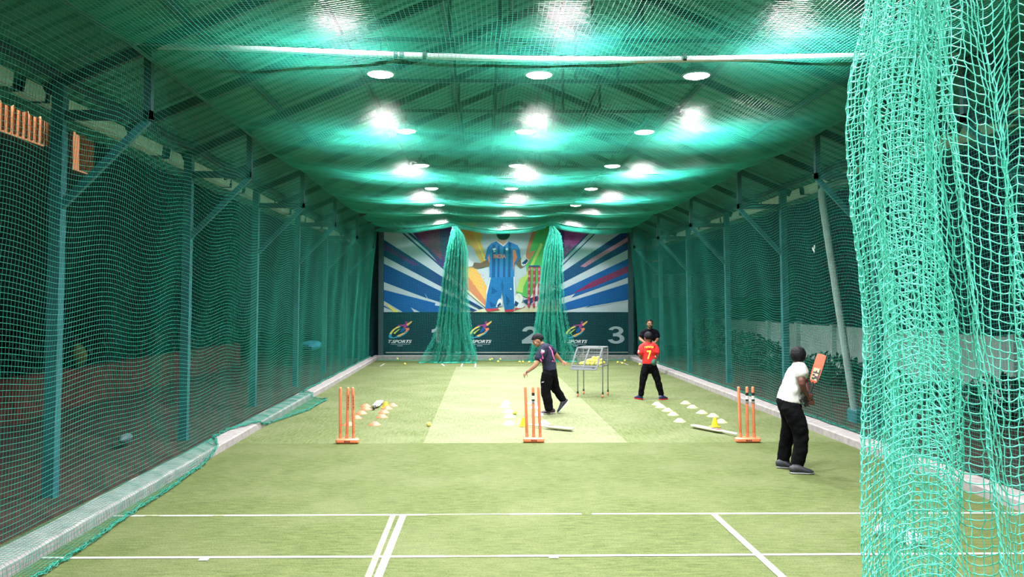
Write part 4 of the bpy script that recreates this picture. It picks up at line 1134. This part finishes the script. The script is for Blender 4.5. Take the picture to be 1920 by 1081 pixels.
# ---------------------------------------------------------------- batter (right, nearest)
def batter():
    Y0 = 8.92; root = UZ(1492, 886); root.z = 0
    t = thing('person', 'boy batting side-on in white t-shirt and black trousers, holding an orange bat up', 'person', root); of = Vector(root)
    J = lambda x, y, d=0.0: UY(x, y, Y0+d)
    skin = M_skin3
    hipN, hipF = J(1481, 760, -.07), J(1479, 757, .09); knN, knF = J(1503, 815, -.09), J(1477, 812, .16)
    anN, anF = J(1494, 873, -.06), J(1469, 866, .22)
    pel = J(1480, 752); waist = J(1481, 741); chest = J(1490, 708); shc = J(1497, 688); nk = J(1498, 681); hd = J(1496.5, 668, .0)
    shN, shF = J(1503, 692, -.13), J(1498, 689, .13); elN = J(1502.5, 719, -.21); elF = J(1512, 720, .16)
    hN, hF = J(1512.5, 741, -.10), J(1511, 751, -.04)
    b = MB(); Yax = (0, 1, 0)
    limb(b, [pel, waist, chest, shc], [.125, .115, .125, .10], [.085, .08, .085, .06], lat=Yax)
    limb(b, [shc, nk, hd], [.05, .042, .045]); 
    for h, k, a in ((hipN, knN, anN), (hipF, knF, anF)): limb(b, [pel, h, k, a], [.09, .08, .052, .034])
    limb(b, [shc, shN, elN, hN], [.05, .046, .036, .024]); limb(b, [shc, shF, elF, hF], [.05, .046, .036, .024])
    bd = (J(1539, 668, .05)-J(1510, 758, -.06)).normalized()
    # both fists wrap the handle: fingers curl round it from the far side
    for w, el in ((hN, elN), (hF, elF)):
        ax = bd; fd = (w-el).normalized(); nr = Vector((-.3, .9, .1))
        hand(b, w-fd*.005, (fd*.35+Vector((.75, .0, .0))).normalized(), nr, .82, 1.55, thumb_side=-1)
    T = head_parts(t, of, hd, (.0, .0, 1), (.35, 1, -.05), .93, skin, b, facial=True, hairlen=1.25, messy=.012)
    b.build('body', skin, t, True, of, remesh=.0045, sm=3)
    # t-shirt
    s_ = MB(); limb(s_, [J(1480.5, 751), J(1482, 738), J(1488, 715), J(1494, 697), J(1498, 686.5)], [.160, .150, .140, .140, .085], [.128, .118, .098, .088, .055], lat=Yax, n=24)
    limb(s_, [shc, shN, shN.lerp(elN, .42)], [.075, .066, .070]); limb(s_, [shc, shF, shF.lerp(elF, .5)], [.075, .066, .070])
    sh = s_.build('shirt', M_wshirt, t, True, of, remesh=.008, sm=5, fold=.022)
    # trousers
    p = MB(); limb(p, [J(1481, 751), pel, J(1481, 766)], [.155, .155, .15], [.126, .130, .118], lat=Yax, n=20)
    limb(p, [hipN, J(1494, 788, -.09), knN, J(1500, 845, -.07), anN], [.105, .098, .080, .076, .070]); limb(p, [hipF, J(1481, 785, .12), knF, J(1472, 842, .20), anF], [.105, .092, .076, .072, .066])
    for k in range(3): limb(p, [J(1485, 868+4*k, -.06), J(1503, 871+3*k, -.06)], [.018, .018])
    p.build('trousers', M_trous, t, True, of, remesh=.008, sm=4, fold=.022)
    g1 = UZ(1482, 887); g2 = UZ(1525, 888); shoe(t, of, (g1.x, g1.y, 0), (g2.x, g2.y, 0), (0, 0, 1), .10, M_shoe, M_lampb, M_frame)
    g1 = UZ(1457, 876); g2 = UZ(1492, 878); shoe(t, of, (g1.x, g1.y, 0), (g2.x, g2.y-.02, 0), (0, 0, 1), .10, M_shoe, M_lampb, M_frame)
    # black print round the shirt side
    def sp(x, y): 
        c = J(x, y, 0); return c+Vector((0, -.135, 0))
    lines = [[sp(1491, 749), sp(1496, 744), sp(1500, 751)], [sp(1494, 744), sp(1500, 739), sp(1502, 746)], [sp(1493, 735), sp(1497, 730), sp(1501, 737), sp(1498, 741)],
             [sp(1495, 726), sp(1500, 723), sp(1502, 731)], [sp(1490, 746), sp(1494, 751)]]
    strokes(t, of, 'shirt_print', lines, M_black, .009)
    # the bat it holds
    hb = J(1510.5, 760, -.06); d = bd; tip = J(1539.5, 667, .05); L = (tip-hb).length
    x = d; y = Vector((1, .0, 0)); n = Vector((-.55, -1, .15)); n = (n-x*n.dot(x)).normalized(); y = n.cross(x).normalized()
    R = Matrix((x, y, n)).transposed()
    q = bat(M_orbat, M_grip, 'orange plastic bat held upright by the batter', hb, R.to_quaternion(), blade=L-.26+.02, w=.098, marks=[(.03, .17, -.036, .036, mat('bat_label', (.55, .45, .28), .5))])
    for i, (x0, x1, y0, y1) in enumerate(((.035, .165, -.040, -.026), (.040, .060, -.005, .026), (.050, .082, -.026, .002), (.078, .096, .004, .028), (.110, .126, -.026, .030), (.126, .142, -.008, .006))):
        k = MB(); k.box((.26+(x0+x1)/2, (y0+y1)/2, .0155), (x1-x0, y1-y0, .003)); k.build('bat_marking', M_black, q, False)
batter()

# ---------------------------------------------------------------- bowler (centre)
def bowler():
    Y0 = UZ(1028, 776).y; root = UZ(1028, 776); root.z = 0
    t = thing('person', 'boy stooping forward in dark blue shirt and black trousers, just after bowling', 'person', root); of = Vector(root)
    J = lambda x, y, d=0.0: UY(x, y, Y0+d)
    skin = M_skin2; Yax = (0, 1, 0)
    pel = J(1031, 695); waist = J(1029.5, 684); chest = J(1025, 665); shc = J(1022, 652); nk = J(1016.5, 645.5); hd = J(1008, 638)
    hipN, hipF = J(1027, 700, -.07), J(1033, 700, .07); knN, knF = J(1023, 733, -.07), J(1041, 728, .12); anN, anF = J(1030, 766, -.06), J(1056, 750, .14)
    shN, shF = J(1020, 655, -.13), J(1030, 654, .14); elN = J(1005, 684, -.20); elF = J(1045, 668, .24); wN, wF = J(989, 696.5, -.16), J(1053, 677, .26)
    b = MB()
    limb(b, [pel, waist, chest, shc], [.125, .12, .13, .10], [.085, .08, .085, .06], lat=Yax)
    limb(b, [shc, nk, hd], [.05, .045, .05])
    for h, k, a in ((hipN, knN, anN), (hipF, knF, anF)): limb(b, [pel, h, k, a], [.09, .08, .055, .036])
    limb(b, [shc, shN, elN, wN], [.05, .048, .038, .023]); limb(b, [shc, shF, elF, wF], [.05, .048, .038, .023])
    hand(b, wN, (wN-elN).normalized()+Vector((-.1, 0, -.25)), (.5, .6, -.5), .82, .9, thumb_side=1)
    hand(b, wF, (J(1062, 682, .28)-wF).normalized(), (.3, -.8, .4), .86, .15, spread=.5, thumb_side=1)
    head_parts(t, of, hd, (-.42, 0, 1), (-1, -.22, -.45), .95, skin, b, hairlen=.9, messy=.012)
    b.build('body', skin, t, True, of, remesh=.005, sm=3)
    s_ = MB(); limb(s_, [J(1031, 693.5), J(1029.5, 682), J(1026, 668), J(1023, 655), J(1019, 648)], [.150, .148, .150, .145, .08], [.112, .112, .112, .098, .055], lat=Yax, n=24)
    limb(s_, [shc, shN, shN.lerp(elN, .62)], [.085, .080, .078]); limb(s_, [shc, shF, shF.lerp(elF, .45)], [.085, .072, .070])
    s_.build('shirt', M_navy, t, True, of, remesh=.008, sm=4, fold=.022)
    p = MB(); limb(p, [J(1031, 691), pel, J(1030.5, 704)], [.150, .150, .14], [.112, .118, .112], lat=Yax, n=20)
    limb(p, [hipN, J(1024.5, 716, -.07), knN, J(1027, 750, -.07), anN], [.10, .096, .082, .075, .068]); limb(p, [hipF, J(1037, 715, .09), knF, J(1050, 740, .13), anF], [.10, .092, .075, .066, .058])
    p.build('trousers', M_trous, t, True, of, remesh=.008, sm=4, fold=.022)
    g1 = UZ(1039, 774.5); g2 = UZ(1014.5, 775.5); shoe(t, of, (g1.x, g1.y, 0), (g2.x, g2.y-.03, 0), (0, 0, 1), .10, mat('plum_shoe', (.05, .025, .04), .6), M_white)
    hl = J(1066, 752, .14); to = J(1047, 772, .10); to.z = .004; shoe(t, of, hl, to, (-.7, 0, .75), .10, M_shoe, M_white)
    def sp(x, y, d=-.155): return J(x, y, d)
    strokes(t, of, 'sleeve_print', [[J(1013, 672, -.235), J(1015, 677, -.235)], [J(1016, 665, -.225), J(1018, 672, -.23)], [J(1014, 663, -.22), J(1020, 660, -.22)]], M_pink, .012)
    strokes(t, of, 'sleeve_logo', [[J(1015.5, 656, -.215), J(1020, 660, -.22)], [J(1014.5, 660, -.215), J(1020, 657, -.215)]], M_eyew, .012)
    strokes(t, of, 'back_print', [[J(1030, 650, -.09), J(1035, 658, -.09)], [J(1035, 658, -.10), J(1038, 672, -.10)], [J(1036, 664, -.11), J(1040, 676, -.07)], [J(1035, 676, -.12), J(1040, 678, -.06)]], M_pink, .011)
    strokes(t, of, 'trouser_logo', [[J(1015.5, 716.5, -.155), J(1019.5, 715.5, -.165)]], M_eyew, .006)
    strokes(t, of, 'wristband', [[wN+Vector((-.01, -.024, .016)), wN+Vector((-.022, -.027, -.01)), wN+Vector((-.012, -.008, -.028))]], M_frame, .008)
bowler()

# ---------------------------------------------------------------- red shirt player (back to camera)
def redkid():
    Y0 = UZ(1221, 749).y; root = UZ(1221, 749); root.z = 0
    t = thing('person', 'child seen from behind in red number 7 shirt, legs apart, near the ball cart', 'person', root); of = Vector(root)
    J = lambda x, y, d=0.0: UY(x, y, Y0+d)
    skin = M_skin; Xax = (1, 0, 0)
    pel = J(1217.5, 683); waist = J(1217, 673); chest = J(1216.5, 658); shc = J(1216.5, 646); nk = J(1216.5, 641.5); hd = J(1215, 632.5, .02)
    hipL, hipR = J(1211, 687), J(1224, 687); knL, knR = J(1205.5, 713), J(1233, 713); anL, anR = J(1202, 739), J(1240, 739)
    shL, shR = J(1204, 649), J(1228.5, 648.5); elL, elR = J(1199.5, 666, -.02), J(1233, 666, -.02); wL, wR = J(1203, 672, .18), J(1230, 670, .18)
    b = MB()
    limb(b, [pel, waist, chest, shc], [.11, .10, .115, .09], [.08, .07, .08, .055], lat=Xax); limb(b, [shc, nk, hd], [.045, .038, .045])
    for h, k, a in ((hipL, knL, anL), (hipR, knR, anR)): limb(b, [pel, h, k, a], [.075, .07, .048, .032])
    limb(b, [shc, shL, elL, wL], [.045, .042, .034, .022]); limb(b, [shc, shR, elR, wR], [.045, .042, .034, .022])
    hand(b, wL, (.5, .6, .1), (.4, 0, -.6), .75, .9, thumb_side=-1); hand(b, wR, (-.5, .6, .1), (-.4, 0, -.6), .75, .9, thumb_side=1)
    head_parts(t, of, hd, (0, .1, 1), (-.25, 1, -.1), .92, skin, b, hairlen=1.2, messy=.01)
    b.build('body', skin, t, True, of, remesh=.005, sm=3)
    s_ = MB(); limb(s_, [J(1217.5, 680), J(1217, 671), J(1216.8, 658), J(1216.6, 648), J(1216.5, 643)], [.132, .128, .135, .125, .06], [.105, .100, .098, .085, .05], lat=Xax, n=24)
    limb(s_, [shc, shL, shL.lerp(elL, .75)], [.062, .056, .062]); limb(s_, [shc, shR, shR.lerp(elR, .70)], [.062, .056, .060])
    s_.build('shirt', M_red, t, True, of, remesh=.008, sm=4, fold=.022)
    s_ = MB(); limb(s_, [J(1222.5, 680, -.005), J(1224.5, 674.5, -.005)], [.088, .060], [.121, .108], lat=Xax); s_.build('shirt_panel', M_green, t, True, of, remesh=.008, sm=2)
    p = MB(); limb(p, [J(1217.5, 678.5), pel, J(1217.5, 689)], [.125, .128, .12], [.098, .102, .09], lat=Xax, n=20)
    limb(p, [hipL, J(1208, 700), knL, J(1203.5, 727), anL], [.080, .076, .064, .058, .052]); limb(p, [hipR, J(1229, 700), knR, J(1237, 727), anR], [.080, .076, .064, .058, .052])
    p.build('trousers', M_trous, t, True, of, remesh=.008, sm=4, fold=.022)
    shb = mat('blue_black_shoe', (.02, .025, .10), .5)
    g = UZ(1203.5, 749); shoe(t, of, (g.x, g.y, 0), (g.x-.09, g.y+.20, 0), (0, 0, 1), .095, shb, M_red, M_pink)
    g = UZ(1237.5, 749.5); shoe(t, of, (g.x, g.y, 0), (g.x+.16, g.y+.14, 0), (0, 0, 1), .095, shb, M_red, M_pink)
    text('shirt_number', '7', None, 'ink', 0, parent=t, bold=.03, m=M_gold, plane=(Vector((-.100, -.124, .765)), Vector((.085, 0, 0)), Vector((.0, .010, .165))))
    n = MB()
    for k in range(7):
        x = -.135+.025*k; z = .985+.006*math.sin(k*.55); n.loft([(x, -.106, z-.017), (x, -.104, z+.017)], .0045, n=4); n.loft([(x, -.104, z+.014*(1-2*(k % 2))), (x+.015, -.104, z+.014)], .004, n=4); n.loft([(x+.015, -.104, z+.014), (x+.015*(k % 2), -.106, z-.014)], .004, n=4)
    n.build('name_lettering', M_gold, t, True)
    strokes(t, of, 'sleeve_patch', [[J(1197.5, 657, -.05), J(1197.8, 661, -.05)]], M_eyew, .018)
    strokes(t, of, 'sleeve_patch', [[J(1228.5, 667, -.08), J(1229.5, 669, -.08)]], M_eyew, .012)
redkid()

# ---------------------------------------------------------------- coach behind (facing camera)
def coach():
    Y0 = 21.2; root = UZ(1218, 700); Y0 = root.y; root.z = 0
    t = thing('person', 'bearded man in black polo facing the camera, hands at waist, behind the red shirt child', 'person', root); of = Vector(root)
    J = lambda x, y, d=0.0: UY(x, y, Y0+d)
    skin = M_skin2; Xax = (1, 0, 0)
    pel = J(1218, 657, .04); waist = J(1218, 649, .02); chest = J(1218, 633); shc = J(1218, 620.5); nk = J(1218, 616); hd = J(1218.5, 607, -.02)
    hipL, hipR = J(1213.5, 660, .04), J(1222.5, 660, .04); knL, knR = J(1215, 679, -.02), J(1221, 679, -.02); anL, anR = J(1216, 697, .0), J(1220.5, 697, .0)
    shL, shR = J(1206.5, 622.5), J(1230.5, 622.5); elL, elR = J(1199.5, 635, -.03), J(1233, 637, -.03); wL, wR = J(1209, 641.5, -.17), J(1228, 642, -.17)
    b = MB()
    limb(b, [pel, waist, chest, shc], [.14, .13, .15, .12], [.10, .09, .10, .07], lat=Xax); limb(b, [shc, nk, hd], [.055, .05, .055])
    for h, k, a in ((hipL, knL, anL), (hipR, knR, anR)): limb(b, [pel, h, k, a], [.09, .085, .058, .04])
    limb(b, [shc, shL, elL, wL], [.055, .054, .043, .028]); limb(b, [shc, shR, elR, wR], [.055, .054, .043, .028])
    hand(b, wL, (.8, -.2, -.2), (0, .9, 0), .95, .6, thumb_side=1); hand(b, wR, (-.8, -.2, -.2), (0, .9, 0), .95, .6, thumb_side=-1)
    head_parts(t, of, hd, (0, 0, 1), (-.1, -1, -.05), 1.0, skin, b, beard=True, hairlen=.5, messy=.003, hl0=.42)
    b.build('body', skin, t, True, of, remesh=.006, sm=3)
    s_ = MB(); limb(s_, [J(1218, 655, .02), J(1218, 646, .01), J(1218, 633), J(1218, 622), J(1218, 618)], [.165, .155, .17, .16, .075], [.125, .118, .12, .10, .055], lat=Xax, n=24)
    limb(s_, [shc, shL, shL.lerp(elL, .6)], [.08, .077, .078]); limb(s_, [shc, shR, shR.lerp(elR, .6)], [.08, .077, .078])
    s_.build('polo_shirt', M_blacksh, t, True, of, remesh=.009, sm=4, fold=.022)
    c = MB(); c.loft([J(1215.2, 617.5, -.06), J(1218, 619, -.09), J(1220.8, 617.5, -.06), J(1221.5, 615.5, 0), J(1218, 615, .06), J(1214.5, 615.5, 0), J(1215.2, 617.5, -.06)], .012, n=6, caps=False); c.build('collar', M_blacksh, t, True, of)
    p = MB(); limb(p, [J(1218, 652, .03), pel, J(1218, 662, .04)], [.15, .15, .14], [.115, .118, .11], lat=Xax, n=20)
    limb(p, [hipL, knL, anL], [.095, .07, .055]); limb(p, [hipR, knR, anR], [.095, .07, .055])
    p.build('trousers', M_trous, t, True, of, remesh=.009, sm=4, fold=.022)
    for x, s in ((1215.8, -1), (1221, 1)):
        g = UZ(x, 699); shoe(t, of, (g.x, g.y+.10, 0), (g.x+.02*s, g.y-.15, 0), (0, 0, 1), .10, mat('pale_shoe', (.6, .5, .45), .6), M_white)
coach()

# ================================================================== OUTSIDE THE NETS
# drain pipe on the right
b = MB(); Yp = 12.7
top = UY(1541, 372, Yp); bot = UY(1608, 806, Yp)
pts = [bot, bot.lerp(top, .5), top, top+Vector((.0, 0, .12)), top+Vector((.07, 0, .20)), top+Vector((.30, 0, .26)), Vector((5.92, Yp, 3.80))]
Q = []
for i in range(len(pts)-1):
    for k in range(6): Q.append(pts[i].lerp(pts[i+1], k/6))
Q.append(pts[-1])
for _ in range(3): Q = [Q[0]]+[(Q[i-1]+2*Q[i]+Q[i+1])/4 for i in range(1, len(Q)-1)]+[Q[-1]]
b.loft(Q, .055, n=14)
dp = tag(b.build('drain_pipe', mat('grey_pvc', (.33, .42, .43), .45, var=.08), None), 'leaning grey drain pipe with elbow outside the right net', 'pipe')
b = MB(); b.box((bot.x+.05, Yp, .02), (.30, .30, .34), bev=.02); b.build('pipe_footing', M_post, dp, False)
# boundary wall right
M_bw = mat('boundary_render', (.72, .82, .82), .9, var=.18, scale=1.5, bump=.2)
w0 = UX(1376, 594, 9.0); w1 = UX(1602, 613, 9.0)
def seg_wall(p0, p1, h0, name, m, th=.15):
    k = MB(); k.beam((p0[0], p0[1], (p0[2]+h0)/2), (p1[0], p1[1], (p1[2]+h0)/2), th, abs((p0[2]+p1[2])/2-h0)); return k.build(name, m, None, False)
k = MB()
y = 9.0
while y < 33.0:
    k.box((9.0, y+1.2, .40), (.14, 2.38, 1.66)); k.box((8.9, y, .42), (.16, .16, 1.72)); y += 2.4
struct(k.build('wall_right', M_bw, smooth=False), 'low pale boundary wall outside the right net')
k = MB(); k.box((9.3, 36.5, .5), (9, .15, 3.2)); struct(k.build('wall_rear_right', mat('far_wall', (.2, .45, .42), .9, var=.2, scale=1), smooth=False), 'pale wall beyond the far right corner')
k = MB(); k.box((7.6, 33.5, 3.7), (4.2, .3, 1.4)); k.box((6.2, 33.4, 3.1), (.5, .35, 6.2)); tag(k.build('fascia_board', mat('blue_board', (.02, .18, .32), .7, var=.1), None, False), 'blue fascia board beyond the far right corner', 'board')
# bushes along the right wall
def bush(name, x, y, r, h, label, group, m, seed, n=240):
    """a rounded shrub: stems and separate leaves"""
    rr = random.Random(seed); t = thing(name, label, 'bush', (x, y, -.05), 0, group)
    b = MB()
    for _ in range(10):
        a = rr.random()*2*PI; q = rr.random()*r*.7; b.loft([(0, 0, 0), (math.cos(a)*q*.5, math.sin(a)*q*.5, h*.45), (math.cos(a)*q, math.sin(a)*q, h*(.7+.25*rr.random()))], [.014, .010, .005], n=5)
    b.build('stems', mat('bush_stem', (.06, .045, .03), .9), t)
    b = MB()
    for _ in range(n):
        a = rr.random()*2*PI; e = math.acos(1-1.6*rr.random()); q = (.6+.4*rr.random())
        c = Vector((math.cos(a)*math.sin(e)*r*q, math.sin(a)*math.sin(e)*r*q, h*.5+math.cos(e)*h*.5*q)); s = .05+.05*rr.random()
        R = Euler((rr.random()*3, rr.random()*3, rr.random()*6)).to_matrix()
        b.add([c+R @ Vector(v)*s for v in ((-1, 0, 0), (-.3, .42, .06), (.5, .34, .03), (1.1, 0, -.08), (.5, -.34, .03), (-.3, -.42, .06))], [[0, 1, 2, 3, 4, 5]])
    b.build('foliage', m, t, False)
    return t
M_leaf = mat('dark_leaf', (.015, .055, .04), .6, var=.5, scale=6); M_leaf2 = mat('leaf_yellowish', (.12, .20, .04), .6, var=.4, scale=6)
bn_ = ['against the pole', 'left of the batter']
for i in range(13):
    y = 11.0+1.55*i; bush('bush', 7.95+.1*math.sin(i*2.1), y, .74, (.62+.16*math.sin(i*1.7)) if i < 8 else .9+.1*(i-8), 'dark leafy bush in front of the pale right boundary wall, %s from the near end' % (ordn+['twelfth', 'thirteenth'])[i], 'bushes along the right boundary wall', M_leaf2 if i == 3 else M_leaf, 40+i, 320)
# tall planting and a low brick bank on the left
for i in range(12):
    y = 6.5+2.0*i; bush('hedge_shrub', -8.75+.12*math.sin(i*1.3), y, 1.12, 1.7+.35*math.sin(i*2.3), 'dark overgrown shrub outside the left net, %s from the near end' % (ordn+['twelfth'])[i], 'overgrown shrubs outside the left net', M_leaf, 80+i, 420)
k = MB(); k.box((-7.1, 13, .30), (.3, 22, .75)); struct(k.build('wall_left', mat('red_brick_bank', (.10, .026, .020), .95, var=.45, scale=7, bump=.6), smooth=False), 'low red brick retaining wall outside the left net')
# tall dark screen of the neighbouring building, with two lit windows behind bamboo blinds
k = MB(); k.box((-10.6, 16, 4.5), (.2, 40, 9.4)); struct(k.build('wall_neighbour', mat('neighbour_wall', (.05, .09, .10), .9, var=.2), smooth=False), 'dark wall of the neighbouring building on the left')
def blind(y0, y1, z0, z1, n, label):
    t = thing('bamboo_blind', label, 'window blind', (-10.3, (y0+y1)/2, z0), 0, 'warm lit bamboo blinds of the neighbouring house'); of = t.location
    b = MB()
    for i in range(n):
        y = y0+(y1-y0)*(i+.5)/n; b.loft([(-10.3, y, z0), (-10.3, y, z1)], .035, n=6)
    b.build('slats', mat('bamboo', (.55, .30, .16), .7, var=.2), t, True, of)
    b = MB(); b.box((-10.3, (y0+y1)/2, z1+.03), (.1, y1-y0, .06)); b.build('head_rail', M_black, t, False, of)
    b = MB(); b.box((-10.45, (y0+y1)/2, (z0+z1)/2), (.04, y1-y0, z1-z0)); b.build('lit_pane', mat('lit_window', (.9, .6, .4), .6, emit=(1, .42, .20), es=.55), t, False, of)
def yx(px, X): return UX(px, 300, X).y
def zx(px, py, X): return UX(px, py, X).z
blind(yx(0, -10.3)-3.0, yx(93, -10.3), zx(60, 262, -10.3), zx(60, 208, -10.3), 22, 'long bamboo blind glowing orange at the upper left, seen through the net')
blind(yx(149, -10.3), yx(176, -10.3), zx(162, 322, -10.3), zx(162, 252, -10.3), 7, 'narrow bamboo blind glowing orange right of the long one')
for i, (x0, x1, y) in enumerate(((0, 12, 178), (22, 36, 195), (48, 92, 212), (98, 106, 218))):
    a = UX(x0, y-4, -10.4); c = UX(x1, y+6, -10.4); k = MB(); k.box((-10.4, (a.y+c.y)/2, (a.z+c.z)/2+.05), (.3, max(.1, abs(c.y-a.y)), .16), bev=.03)
    tag(k.build('strip_light', mat('warm_strip', (.9, .6, .4), .5, emit=(1, .62, .40), es=3.0), None, False), 'warm strip light above the long bamboo blind, %s from the left' % ordn[i], 'light', 'warm lights above the bamboo blind')
# odds and ends seen through the left net
def heap(px, py, X, r, m, name, label, cat, zb=None):
    p = UX(px, py, X)
    if zb is not None: p.z = zb+r[2]*.97
    b = MB(); b.ell((0, 0, 0), r, n=22, m=14)
    for i, v in enumerate(b.v): b.v[i] = v*(1+.25*noise.noise(v*5+Vector((px, 0, 0))))+Vector((p.x, p.y, max(p.z, r[2]*.7)))
    tag(b.build(name, m, None), label, cat)
heap(148, 652, -7.1, (.12, .20, .22), mat('olive_sack', (.10, .10, .015), .8, var=.2), 'sack', 'yellow-green sack on the brick wall outside the left net', 'sack', .675)
heap(583, 648, -5.2, (.30, .55, .16), mat('blue_tarp', (.03, .25, .40), .6, var=.2), 'tarpaulin', 'crumpled blue tarpaulin outside the far part of the left net', 'tarpaulin')
heap(235, 822, -4.6, (.06, .16, .06), mat('grey_plastic', (.10, .14, .16), .5), 'plastic_bottle', 'grey plastic bottle on the earth outside the left net', 'bottle')
# football goal beyond the far right corner
t = thing('goal_frame', 'white tubular goal frame beyond the far right corner', 'goal', (5.2, 28.9, 0)); of = t.location
a = UY(1182, 489, 28.9); c = UY(1242, 490, 28.9)
b = MB(); b.loft([(a.x, 28.9, a.z), (c.x, 28.9, a.z)], .04, n=8); b.build('crossbar', M_white, t, True, of)
b = MB(); b.loft([(c.x, 28.9, a.z), (c.x, 28.9, 0)], .04, n=8); b.build('goal_post', M_frame, t, True, of)
p = UX(1518, 468, 4.98); b = MB(); b.box((p.x+.06, p.y, p.z), (.012, .11, .035), rot=Euler((.7, 0, 0)).to_matrix(), bev=.004); b.box((p.x+.06, p.y-.04, p.z+.04), (.012, .06, .03), rot=Euler((1.4, 0, 0)).to_matrix(), bev=.004)
tag(b.build('white_chevron', M_white, None, False), 'small bent white scrap at the right net', 'chevron')  # two bent white boxes for a small unidentified mark by the net
